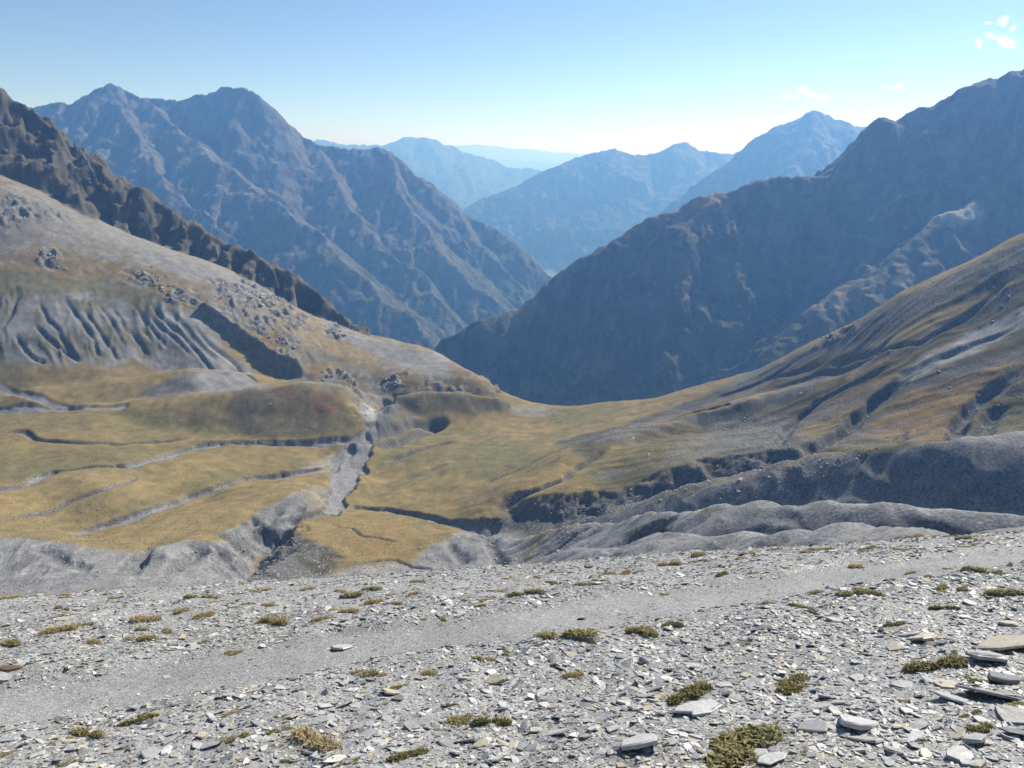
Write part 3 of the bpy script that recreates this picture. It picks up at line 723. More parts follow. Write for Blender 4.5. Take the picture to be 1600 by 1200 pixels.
mountain('mountain', 'faintest pale ridge line on the horizon beyond all other mountains',
  [([(-1500, 232, 36000), (-300, 230, 36000), (300, 229, 36000), (600, 232, 36000), (712, 228, 36000), (745, 225, 36000), (790, 230, 36000), (830, 232, 36000), (870, 236, 36000), (930, 240, 36000), (1000, 243, 36000), (1100, 240, 36000), (1300, 238, 36000), (1700, 232, 36000), (3000, 235, 36000)], .4),
   ([(500, 240, 30000), (740, 246, 30000), (860, 252, 30000), (1000, 258, 30000)], .4)],
  ((-2.2, 2.2), (24000, 46000)), (420, 120), M_far, rib=(900, 220), cover=rock_cover(-400, seed=15), seed=15, warp=300)

# valley floor: one sheet that runs on beyond the last ridge
xs = np.concatenate([-np.geomspace(60000, 50, 60), np.geomspace(50, 60000, 60)])
ys = np.concatenate([-np.geomspace(60000, 50, 40), np.geomspace(50, 60000, 90)])
GX, GY = np.meshgrid(xs, ys)
n_ = fbm(GX, GY, 700, 4, seed=70)
gc = mixc((.06, .075, .035), (.22, .22, .11), sstep(.0, .5, n_))
vf = grid_object('valley_floor', GX, GY, np.full_like(GX, -1112.0), gc, M_far)
tag(vf, 'far green valley floor between the mountains', kind='structure')

# ------------------------------------------------------------------ the pass: shale slope and footpath
def fg_plane(x, y):
    q = np.maximum(y - 4.0, 0)
    conv = np.where(q < 8, .0246 * q * q, .0246 * 64 + .0246 * 16 * (q - 8))
    return -1.6 - .365 * y + .075 * x * np.where(y < 14, 1, np.maximum(0, 1 - (y - 14) / 40)) - conv

def fg_hit(px, py, f=fg_plane):
    a, t = ray(px, py); a, t = float(a), float(t)
    ys_ = np.concatenate([np.linspace(.8, 14, 1400)])
    T = f(a * ys_, ys_) / ys_
    i = int(np.argmax(T >= t))
    if T[i] < t: i = int(np.argmax(T))
    return np.array([a * ys_[i], ys_[i]])

PATH = np.array([fg_hit(*p) for p in [(-260, 1150), (-100, 1118), (100, 1085), (300, 1052), (450, 1026), (600, 1002), (800, 972), (1000, 944), (1200, 916), (1400, 889), (1500, 877), (1600, 866), (1750, 848)]])
PATH = np.concatenate([[PATH[0] + (PATH[0] - PATH[1]) * 2], PATH])

def path_field(x, y):
    w = fbm(x, y, .9, 3, seed=81) * .10
    d, s, ex, sd = seg_dist(x + w, y + w, PATH)
    return d, sd

def fg_height(x, y, fine=True):
    d, sd = path_field(x, y)
    on = 1 - sstep(.30, .52, d)
    z = fg_plane(x, y)
    r = fbm(x, y, 1.6, 4, seed=83) * .035 + fbm(x, y, .35, 4, seed=85) * .018
    z = z + r * (1 - .75 * on) + on * (fbm(x, y, .22, 2, seed=86) * .007 + fbm(x, y, .6, 2, seed=89) * .012)
    # trodden bench with a small bank on its uphill (near) side
    z = z - .05 * on + np.where(sd < 0, .05 * sstep(.35, .6, d) * (1 - sstep(.7, 1.6, d)), .02 * sstep(.35, .6, d) * (1 - sstep(.6, 1.2, d)))
    return z

na, nd = 540, 560
aa = np.linspace(-.95, .95, na)
q0, q1 = 1 / (1.0), 1 / 16.0
yy = np.concatenate([1 / np.linspace(q0, q1, nd - 70) + -.0, np.geomspace(13.2, 82, 70)])
yy = np.concatenate([np.linspace(-2.0, 13.0, nd - 70) ** 1.0, np.geomspace(13.06, 84, 70)])
FA, FY = np.meshgrid(aa, yy)
FX = FA * (FY + 3.0)
FZ = fg_height(FX, FY)
FZ = np.where(FY > 45, FZ - (FY - 45) * .02, FZ)
fd, fs = path_field(FX, FY)
on = 1 - sstep(.28, .55, fd)
shale = np.array((.31, .306, .292)); dust = np.array((.275, .273, .265))
fcol = shale + (dust - shale) * on[..., None]
fcol = fcol * (1 + .14 * fbm(FX, FY, .8, 5, seed=87))[..., None]
fcol = mixc(fcol, (.20, .17, .12), sstep(.35, .8, fbm(FX, FY, 1.1, 4, seed=88)) * .35 * (1 - on))

def shale_material():
    m = bpy.data.materials.new('shale_slope'); m.use_nodes = True
    nt = m.node_tree; N = nt.nodes; L = nt.links
    b = N['Principled BSDF']; b.inputs['Roughness'].default_value = .8; b.inputs['Specular IOR Level'].default_value = .3
    ca = N.new('ShaderNodeVertexColor'); ca.layer_name = 'cover'
    geo = N.new('ShaderNodeNewGeometry')
    mp = N.new('ShaderNodeMapping'); mp.inputs['Scale'].default_value = (1, 1.25, 1)
    L.new(geo.outputs['Position'], mp.inputs[0])
    def vor(s):
        v = N.new('ShaderNodeTexVoronoi'); v.inputs['Scale'].default_value = s; v.inputs['Randomness'].default_value = 1
        L.new(mp.outputs[0], v.inputs['Vector']); return v
    v1 = vor(70); v2 = vor(170)
    nz = N.new('ShaderNodeTexNoise'); nz.inputs['Scale'].default_value = 260; nz.inputs['Detail'].default_value = 4
    L.new(geo.outputs['Position'], nz.inputs['Vector'])
    s1 = N.new('ShaderNodeSeparateColor'); L.new(v1.outputs['Color'], s1.inputs[0])
    s2 = N.new('ShaderNodeSeparateColor'); L.new(v2.outputs['Color'], s2.inputs[0])
    def mr(sock, a, c):
        r = N.new('ShaderNodeMapRange'); r.inputs[3].default_value = a; r.inputs[4].default_value = c
        L.new(sock, r.inputs[0]); return r.outputs[0]
    def mul(a, c):
        k = N.new('ShaderNodeMath'); k.operation = 'MULTIPLY'; L.new(a, k.inputs[0]); L.new(c, k.inputs[1]); return k.outputs[0]
    f = mul(mul(mr(s1.outputs[0], .72, 1.28), mr(s2.outputs[1], .7, 1.3)), mr(nz.outputs[0], .8, 1.2))
    mx = N.new('ShaderNodeMix'); mx.data_type = 'RGBA'; mx.blend_type = 'MULTIPLY'; mx.inputs[0].default_value = 1
    L.new(ca.outputs[0], mx.inputs[6]); L.new(f, mx.inputs[7]); L.new(mx.outputs[2], b.inputs['Base Color'])
    h = N.new('ShaderNodeMath'); h.operation = 'ADD'
    L.new(mul(s1.outputs[1], mr(v1.outputs['Distance'], 1.0, .2)), h.inputs[0]); L.new(mr(s2.outputs[0], 0, .5), h.inputs[1])
    bp = N.new('ShaderNodeBump'); bp.inputs['Strength'].default_value = .8; bp.inputs['Distance'].default_value = .006
    L.new(h.outputs[0], bp.inputs['Height']); L.new(bp.outputs[0], b.inputs['Normal'])
    return m
slope = grid_object('shale_slope', FX, FY, FZ, fcol, shale_material())
tag(slope, 'grey shale slope of the pass crossed by a trodden footpath', kind='structure')

def normal_at(x, y):
    e = .04
    dzx = (fg_height(x + e, y) - fg_height(x - e, y)) / (2 * e)
    dzy = (fg_height(x, y + e) - fg_height(x, y - e)) / (2 * e)
    return dzx, dzy

# ---- stone material: grey shale, some rusty or cream, random per stone
def stone_material(name, ramp, rough=.5):
    m = bpy.data.materials.new(name); m.use_nodes = True
    nt = m.node_tree; N = nt.nodes; L = nt.links
    b = N['Principled BSDF']; b.inputs['Roughness'].default_value = rough; b.inputs['Specular IOR Level'].default_value = .5
    oi = N.new('ShaderNodeObjectInfo')
    cr = N.new('ShaderNodeValToRGB'); e = cr.color_ramp.elements
    e[0].position = ramp[0][0]; e[0].color = (*ramp[0][1], 1); e[1].position = ramp[-1][0]; e[1].color = (*ramp[-1][1], 1)
    for p, c in ramp[1:-1]:
        k = e.new(p); k.color = (*c, 1)
    L.new(oi.outputs['Random'], cr.inputs[0])
    geo = N.new('ShaderNodeNewGeometry')
    nz = N.new('ShaderNodeTexNoise'); nz.inputs['Scale'].default_value = 45; nz.inputs['Detail'].default_value = 6; nz.inputs['Roughness'].default_value = .65
    L.new(geo.outputs['Position'], nz.inputs['Vector'])
    mr = N.new('ShaderNodeMapRange'); mr.inputs[1].default_value = .3; mr.inputs[2].default_value = .7; mr.inputs[3].default_value = .72; mr.inputs[4].default_value = 1.22
    L.new(nz.outputs[0], mr.inputs[0])
    mx = N.new('ShaderNodeMix'); mx.data_type = 'RGBA'; mx.blend_type = 'MULTIPLY'; mx.inputs[0].default_value = 1
    L.new(cr.outputs[0], mx.inputs[6]); L.new(mr.outputs[0], mx.inputs[7]); L.new(mx.outputs[2], b.inputs['Base Color'])
    bp = N.new('ShaderNodeBump'); bp.inputs['Strength'].default_value = .5; bp.inputs['Distance'].default_value = .004
    L.new(nz.outputs[0], bp.inputs['Height']); L.new(bp.outputs[0], b.inputs['Normal'])
    return m
GREYS = [(0, (.17, .17, .168)), (.18, (.26, .258, .25)), (.45, (.345, .341, .326)), (.70, (.46, .455, .435)), (.85, (.58, .57, .545)), (.92, (.47, .43, .32)), (1, (.36, .29, .20))]
M_flake = stone_material('shale_flake', GREYS)
M_slab = {'grey': stone_material('shale_grey', [(0, (.25, .25, .245)), (1, (.35, .347, .335))]),
          'pale': stone_material('shale_pale', [(0, (.37, .366, .35)), (1, (.46, .45, .425))]),
          'tan': stone_material('shale_tan', [(0, (.40, .355, .265)), (1, (.46, .41, .31))]),
          'brown': stone_material('shale_brown', [(0, (.14, .085, .045)), (1, (.18, .11, .06))]),
          'dark': stone_material('shale_dark', [(0, (.13, .135, .145)), (1, (.17, .17, .175))])}

def flake_mesh(name, seed, n=6, thick=.16, layers=1, elong=1.4):
    """an irregular, sharp-edged plate of split shale; unit radius, resting on z=0"""
    r_ = np.random.default_rng(seed)
    ang = np.sort((np.arange(n) + r_.uniform(-.35, .35, n)) * 2 * math.pi / n)
    rad = r_.uniform(.62, 1.1, n)
    V = []; F = []
    ring0 = None
    lv = [(1.0, -thick * .5)] + [(1.0 - .06 * i + r_.uniform(-.03, .03), thick * (.5 * (i + 1) / layers)) for i in range(layers)]
    tilt = r_.uniform(-.10, .10, 2)
    off = np.zeros(2)
    for i, (sc, z) in enumerate(lv):
        rr = rad * sc * (1 + r_.uniform(-.05, .05, n))
        for k in range(n):
            x = math.cos(ang[k]) * rr[k] * elong + off[0]; y = math.sin(ang[k]) * rr[k] + off[1]
            zz = z + (tilt[0] * x + tilt[1] * y if i == len(lv) - 1 else 0) + r_.uniform(-.12, .12) * thick
            V.append((x, y, zz))
        if i:
            b0, b1 = (i - 1) * n, i * n
            for k in range(n):
                F.append((b0 + k, b0 + (k + 1) % n, b1 + (k + 1) % n, b1 + k))
    top = (len(lv) - 1) * n
    V.append((off[0] + r_.uniform(-.2, .2), r_.uniform(-.2, .2), V[top][2] * .4 + lv[-1][1] * .6 + thick * .12))
    for k in range(n):
        F.append((top + k, top + (k + 1) % n, len(V) - 1))
    me = bpy.data.meshes.new(name); me.from_pydata(V, [], F); me.update()
    return me

# ---- the scree: tens of thousands of small flakes as one mass, instanced on points
protos = bpy.data.collections.new('flake_shapes')
for i in range(12):
    me = flake_mesh('shale_chip', 100 + i, n=5 + i % 3, thick=.13 + .05 * (i % 4), elong=1.1 + .14 * (i % 5))
    me.materials.append(M_flake)
    protos.objects.link(bpy.data.objects.new('shale_chip_shape', me))
NF = 260000
r2 = np.random.default_rng(5)
ypts = np.concatenate([1.5 + 11.0 * r2.random(NF * 2 // 3) ** .75, 1.6 + 4.0 * r2.random(NF - NF * 2 // 3)])
xpts = (r2.random(NF) * 2 - 1) * .92 * (ypts + .9)
ye = -1.2 + 13.5 * r2.random(260000); xe = (r2.random(260000) * 2 - 1) * .93 * (ye + 3.0)      # the slope beside and behind the view
out_ = (np.abs(xe) > .92 * (ye + .9)) | (ye < 1.5)
xpts = np.concatenate([xpts, xe[out_]]); ypts = np.concatenate([ypts, ye[out_]]); NF = len(xpts)
size = .0058 * np.exp(r2.normal(0, .55, NF)) * (1 + .035 * ypts)
dpt, _ = path_field(xpts, ypts)
onp = 1 - sstep(.25, .55, dpt)
clump = fbm(xpts, ypts, .5, 3, seed=91)
size = size * (1 + .45 * clump) * (1 - .62 * onp)
keep = r2.random(NF) > .35 * onp
size = np.clip(size, .0028, .034)
xpts, ypts, size = xpts[keep], ypts[keep], size[keep]
zpts = fg_height(xpts, ypts)
dzx, dzy = normal_at(xpts, ypts)
n = len(xpts)
tx = np.arctan(dzy) + r2.normal(0, .21, n); ty = -np.arctan(dzx) + r2.normal(0, .21, n); yaw = r2.random(n) * 6.283
# rotation = tilt * yaw; euler XYZ with the tilt expressed in the yawed frame
cyw, syw = np.cos(yaw), np.sin(yaw)
rot = np.stack([tx * cyw + ty * syw, -tx * syw + ty * cyw, yaw], -1)
sm = bpy.data.meshes.new('scree')
sm.vertices.add(n)
sm.vertices.foreach_set('co', np.stack([xpts, ypts, zpts + size * r2.uniform(0, .22, n)], -1).astype(np.float32).reshape(-1))
at = sm.attributes.new('rot', 'FLOAT_VECTOR', 'POINT'); at.data.foreach_set('vector', rot.astype(np.float32).reshape(-1))
sz = np.stack([size * r2.uniform(.8, 1.5, n), size * r2.uniform(.8, 1.2, n), size * r2.uniform(.7, 1.5, n)], -1)
at = sm.attributes.new('scl', 'FLOAT_VECTOR', 'POINT'); at.data.foreach_set('vector', sz.astype(np.float32).reshape(-1))
at = sm.attributes.new('pick', 'INT', 'POINT'); at.data.foreach_set('value', r2.integers(0, 12, n).astype(np.int32))
so = bpy.data.objects.new('scree', sm); scene.collection.objects.link(so)
tag(so, 'fine grey shale chips covering the slope of the pass', kind='stuff')
ng = bpy.data.node_groups.new('scatter_chips', 'GeometryNodeTree')
ng.interface.new_socket('Geometry', in_out='INPUT', socket_type='NodeSocketGeometry')
ng.interface.new_socket('Geometry', in_out='OUTPUT', socket_type='NodeSocketGeometry')
gi = ng.nodes.new('NodeGroupInput'); go = ng.nodes.new('NodeGroupOutput')
ci = ng.nodes.new('GeometryNodeCollectionInfo'); ci.inputs[0].default_value = protos; ci.inputs[1].default_value = True; ci.inputs[2].default_value = True
iop = ng.nodes.new('GeometryNodeInstanceOnPoints'); iop.inputs['Pick Instance'].default_value = True
def named(nm, typ):
    k = ng.nodes.new('GeometryNodeInputNamedAttribute'); k.data_type = typ; k.inputs[0].default_value = nm; return k.outputs[0]
ng.links.new(gi.outputs[0], iop.inputs['Points']); ng.links.new(ci.outputs[0], iop.inputs['Instance'])
ng.links.new(named('pick', 'INT'), iop.inputs['Instance Index'])
ng.links.new(named('rot', 'FLOAT_VECTOR'), iop.inputs['Rotation']); ng.links.new(named('scl', 'FLOAT_VECTOR'), iop.inputs['Scale'])
ng.links.new(iop.outputs[0], go.inputs[0])
md = so.modifiers.new('scatter', 'NODES'); md.node_group = ng

# ---- single slabs one can pick out
slab_shapes = [flake_mesh('shale_slab', 300 + i, n=7 + i % 4, thick=.16 + .05 * (i % 3), layers=2 + i % 2, elong=1.1 + .15 * (i % 4)) for i in range(14)]
slab_cache = {}
def slab_mesh(i, mat):
    k = (i % len(slab_shapes), mat)
    if k not in slab_cache:
        me = slab_shapes[k[0]].copy(); me.materials.append(M_slab[mat]); slab_cache[k] = me
    return slab_cache[k]

def ground_frame(x, y):
    dzx, dzy = normal_at(np.array([x]), np.array([y]))
    z = float(fg_height(np.array([x]), np.array([y]))[0])
    nrm = mathutils.Vector((-float(dzx[0]), -float(dzy[0]), 1)).normalized()
    return z, nrm

def place(o, x, y, yaw, tilt=0.0, lift=0.0, rr=random):
    z, nrm = ground_frame(x, y)
    nrm = (nrm + mathutils.Vector((rr.uniform(-tilt, tilt), rr.uniform(-tilt, tilt), 0))).normalized()
    q = mathutils.Vector((0, 0, 1)).rotation_difference(nrm) @ mathutils.Quaternion((0, 0, 1), yaw)
    o.rotation_mode = 'QUATERNION'; o.rotation_quaternion = q
    o.location = (x, y, z + lift)

G_FAR = 'loose slabs beyond the footpath'; G_NEAR = 'loose slabs on the near side of the footpath'
SLABS = [  # px, py, width px, kind, label or None (shared), thickness factor
 (533, 1004, 42, 'pale', 'long flat pale shale slab lying alone on the footpath', .8),
 (613, 1093, 30, 'tan', 'tan shale plate propped up beside the green tuft below the footpath', 1.5),
 (773, 1071, 30, 'tan', 'upright tan shale plate with a dark shaded left side, middle of the near slope', 1.6),
 (455, 1130, 26, 'tan', None, 1), (537, 978, 25, 'grey', None, 1), (753, 1165, 32, 'tan', 'leaning tan shale plate near the bottom edge, left of the wide slab', 1.5),
 (782, 1162, 18, 'grey', None, 1), (703, 1159, 30, 'grey', None, .8), (837, 1141, 20, 'pale', None, 1),
 (869, 1147, 38, 'pale', 'pale flat-topped shale block near the bottom centre', 1.3), (1001, 1171, 62, 'pale', 'largest pale shale boulder at the bottom, dark hollow on its camera side', 2.0),
 (1089, 1112, 60, 'pale', 'wide flat pale slab right below the round tuft in the near scree', .7), (1004, 1092, 26, 'grey', None, .8),
 (928, 993, 20, 'grey', 'grey slab at the near edge of the footpath centre', 1), (908, 959, 18, 'dark', 'small dark slab lying on the middle of the footpath', 1.2),
 (861, 933, 30, 'tan', 'thin tan slab just beyond the footpath centre', .6), (1025, 915, 18, 'tan', None, .8), (1093, 910, 12, 'pale', None, 1), (920, 885, 24, 'dark', 'dark arched slab near the crest of the slope, centre', 1.6),
 (968, 1038, 18, 'grey', None, 1), (957, 1060, 16, 'grey', None, 1), (838, 1142, 18, 'tan', None, 1), (1146, 1098, 14, 'tan', None, 1.4), (1205, 1195, 40, 'pale', 'pale upright stone in the largest grass mat at the bottom', 2.2),
 (1398, 1015, 26, 'tan', 'rounded tan stone left of the paired tan slabs on the right', 1.8), (1442, 1003, 34, 'tan', 'tan slab with a dark hollow beneath, above the big right tussock', 1.4), (1468, 1010, 18, 'dark', None, 1.5),
 (1570, 1007, 68, 'tan', 'long tan ledge slab at the right edge, level with the big right tussock', .8), (1474, 1076, 32, 'tan', 'tan oval stone directly below the big right tussock', 1.0), (1412, 1069, 36, 'grey', 'angular grey slab left below the big right tussock', 1),
 (1337, 1139, 56, 'pale', 'thick pale slab with a dark overhanging front edge, lower right', 1.5), (1354, 1159, 40, 'grey', None, 1), (1523, 1159, 46, 'pale', 'big pale triangular plate standing up at the lower right', 2.4), (1503, 1180, 46, 'grey', None, .9), (1404, 1174, 46, 'grey', None, .8),
 (1558, 1092, 68, 'grey', 'longest grey slab at the right edge above the small green tuft', .7), (1582, 1127, 44, 'grey', None, 1.5), (1590, 1150, 34, 'dark', 'dark blocky stone at the lower right edge', 2), (1272, 1142, 46, 'grey', None, .8), (1173, 1182, 36, 'pale', None, .9),
 (1494, 1147, 30, 'tan', None, 1), (1447, 1174, 20, 'tan', None, 1.6), (1512, 952, 22, 'pale', 'bright pale slab between the right-hand tussocks near the path', 1), (1304, 978, 24, 'pale', None, 1), (1415, 997, 26, 'grey', None, .7), (1185, 962, 30, 'pale', None, .7),
 (1459, 920, 17, 'tan', None, 1), (1576, 978, 28, 'tan', None, .9), (1267, 967, 22, 'tan', None, .8), (18, 1050, 26, 'brown', 'dark rusty brown stone at the left edge by the footpath', 2.2), (5, 1063, 24, 'pale', 'pale cream slab in front of the rusty stone at the left edge', .9),
 (155, 1035, 18, 'tan', None, 1), (362, 1101, 17, 'pale', 'small pale stone alone on the near edge of the footpath, left', 1.5), (52, 935, 26, 'pale', None, .7), (102, 972, 30, 'tan', None, .7), (300, 932, 17, 'tan', None, 1), (219, 1025, 17, 'grey', None, 1),
 (1545, 1030, 60, 'grey', None, 1.2), (1570, 1060, 45, 'dark', None, 1.3), (1490, 1100, 40, 'grey', None, .8), (1290, 1090, 34, 'grey', None, .7), (1180, 1120, 32, 'grey', None, .7), (940, 1125, 28, 'grey', None, .8), (660, 1130, 26, 'grey', None, .8),
 (575, 1150, 30, 'grey', None, .8), (330, 1170, 28, 'grey', None, .8), (240, 1185, 32, 'pale', None, .7), (1080, 1040, 22, 'pale', None, .8), (1340, 1060, 26, 'pale', None, .8), (1240, 1020, 22, 'grey', None, .8),
]
rs = random.Random(21)
for i, (px, py, w, kind_, lab, th) in enumerate(SLABS):
    x, y = fg_hit(px, py)
    dist = math.sqrt(x * x + y * y + (1.6 + .365 * y) ** 2)
    rad = w / FPX * dist * .5 / 1.15
    o = bpy.data.objects.new('flat_stone', slab_mesh(i, kind_)); scene.collection.objects.link(o)
    place(o, x, y, rs.uniform(-.6, .6), .24, rad * .16 * th, rs)
    o.scale = (rad, rad * rs.uniform(.75, 1.0), rad * (.35 + .5 * min(th, 1.5)))
    far = py < 1000 - (px - 600) * .135
    word = {'grey': 'plain grey', 'pale': 'pale', 'tan': 'tan', 'dark': 'dark grey', 'brown': 'brown'}[kind_]
    tag(o, lab or f'{word} loose shale slab, hand-sized, {"beyond" if far else "on the near side of"} the footpath', 'stone', (f'{word} ' + (G_FAR if far else G_NEAR)) if not lab else (G_FAR if far else G_NEAR))
for i in range(225):
    py = 1195 - 190 * rs.random() ** 1.2; px = rs.uniform(5, 1595)
    if py < 1062 - (px - 600) * .125: py = 1062 - (px - 600) * .125 + rs.random() * (1195 - 1062 + (px - 600) * .125) * .9
    x, y = fg_hit(px, min(py, 1198))
    dist = math.sqrt(x * x + y * y + (1.6 + .365 * y) ** 2)
    rad = rs.uniform(11, 21) / FPX * dist * .5
    kind_ = rs.choice(['grey'] * 5 + ['pale'] * 3 + ['tan'] * 2 + ['dark'])
    o = bpy.data.objects.new('stone_flake', slab_mesh(i, kind_)); scene.collection.objects.link(o)
    place(o, x, y, rs.uniform(0, 6.28), .38, rad * .14, rs)
    o.scale = (rad, rad * rs.uniform(.7, 1.0), rad * rs.uniform(.6, 1.2))
    tag(o, f'small thin {dict(grey="mid-grey", pale="pale", tan="tan", dark="dark grey")[kind_]} shale flake in the scree nearest the camera', 'stone', f'{kind_} shale flakes in the near scree')

# ---- grass tussocks and cushion plants
def grass_material(name, ramp):
    m = bpy.data.materials.new(name); m.use_nodes = True
    nt = m.node_tree; N = nt.nodes; L = nt.links
    b = N['Principled BSDF']; b.inputs['Roughness'].default_value = .7; b.inputs['Specular IOR Level'].default_value = .2
    at_ = N.new('ShaderNodeAttribute'); at_.attribute_name = 'tone'
    cr = N.new('ShaderNodeValToRGB'); e = cr.color_ramp.elements
    e[0].position = 0; e[0].color = (*ramp[0], 1); e[1].position = 1; e[1].color = (*ramp[-1], 1)
    for i, c in enumerate(ramp[1:-1]):
        k = e.new((i + 1) / (len(ramp) - 1)); k.color = (*c, 1)
    L.new(at_.outputs['Fac'], cr.inputs[0]); L.new(cr.outputs[0], b.inputs['Base Color'])
    tr = N.new('ShaderNodeBsdfTranslucent'); L.new(cr.outputs[0], tr.inputs[0])
    ms = N.new('ShaderNodeMixShader'); ms.inputs[0].default_value = .3
    out_ = N['Material Output']
    L.new(b.outputs[0], ms.inputs[1]); L.new(tr.outputs[0], ms.inputs[2]); L.new(ms.outputs[0], out_.inputs[0])
    return m
GRASS = {'straw': grass_material('dry_grass', [(.30, .22, .12), (.50, .40, .22), (.60, .50, .30), (.44, .38, .19)]),
         'olive': grass_material('olive_grass', [(.22, .18, .10), (.38, .34, .17), (.52, .45, .24), (.31, .31, .13)]),
         'green': grass_material('green_cushion', [(.13, .12, .05), (.20, .22, .08), (.34, .30, .14), (.36, .24, .14)])}
M_soil = stone_material('tussock_soil', [(0, (.14, .12, .09)), (1, (.19, .165, .125))], .95)

def tussock_mesh(seed, kind_, nb=420, elong=1.7):
    """low mat of fine upright blades on a flat hummock of dark soil; unit half-length"""
    r_ = np.random.default_rng(seed)
    V = []; F = []; tone = []; mi = []
    lob = [(r_.uniform(-.65, .65), r_.uniform(-.2, .2) * 1.0, r_.uniform(.30, .55)) for _ in range(5)]
    def hum(x, y):
        h = 0
        for lx, ly, lr in lob:
            dd = ((x - lx) ** 2 + ((y - ly) * elong) ** 2) / (lr * lr)
            h = max(h, 1 - dd)
        return h
    k = 13
    base = len(V)
    for j in range(k):
        for i in range(k):
            x = -1.1 + 2.2 * i / (k - 1); y = (-1.1 + 2.2 * j / (k - 1)) / elong
            h = hum(x, y)
            V.append((x + r_.uniform(-.03, .03), y + r_.uniform(-.03, .03), .13 * math.sqrt(max(h, 0)) - (.3 if h <= 0 else 0) + r_.uniform(-.01, .015))); tone.append(0.0)
    for j in range(k - 1):
        for i in range(k - 1):
            a = base + j * k + i; F.append((a, a + 1, a + k + 1, a + k)); mi.append(1)
    for _ in range(nb):
        while True:
            x = r_.uniform(-1.05, 1.05); y = r_.uniform(-1.0, 1.0) / elong
            h = hum(x, y)
            if h > .04 + .35 * r_.random() ** 2: break
        z = .13 * math.sqrt(h) - .02
        L_ = r_.uniform(.10, .30) * (.7 + .5 * h) * (1.25 if kind_ == 'straw' else .85)
        az = r_.uniform(0, 6.283); lean = abs(r_.normal(.3, .5))
        dx, dy = math.cos(az) * lean, math.sin(az) * lean
        w = r_.uniform(.010, .022) * (1.0 if kind_ == 'straw' else 1.7)
        px_, py_ = -math.sin(az) * w, math.cos(az) * w
        m1 = (x + dx * L_ * .45, y + dy * L_ * .45, z + L_ * .62); tip = (x + dx * L_ * 1.15, y + dy * L_ * 1.15, z + L_ * (1.0 - .25 * lean))
        b0 = len(V)
        V += [(x - px_, y - py_, z), (x + px_, y + py_, z), (m1[0] + px_ * .8, m1[1] + py_ * .8, m1[2]), (m1[0] - px_ * .8, m1[1] - py_ * .8, m1[2]), tip]
        c = float(np.clip(r_.normal(.5, .38), 0, 1))
        tone += [c * .5, c * .5, c, c, c]
        F += [(b0, b0 + 1, b0 + 2, b0 + 3), (b0 + 3, b0 + 2, b0 + 4)]; mi += [0, 0]
    me = bpy.data.meshes.new('grass_tussock'); me.from_pydata(V, [], F)
    at_ = me.attributes.new('tone', 'FLOAT', 'POINT'); at_.data.foreach_set('value', np.array(tone, np.float32))
    me.materials.append(GRASS[kind_]); me.materials.append(M_soil)
    me.polygons.foreach_set('material_index', np.array(mi, np.int32)); me.update()
    return me
TM = {k: [tussock_mesh(500 + i * 3 + j, k, 480 if k != 'green' else 520, 1.5 + .3 * (i % 3)) for i in range(4)] for j, k in enumerate(('straw', 'olive', 'green'))}
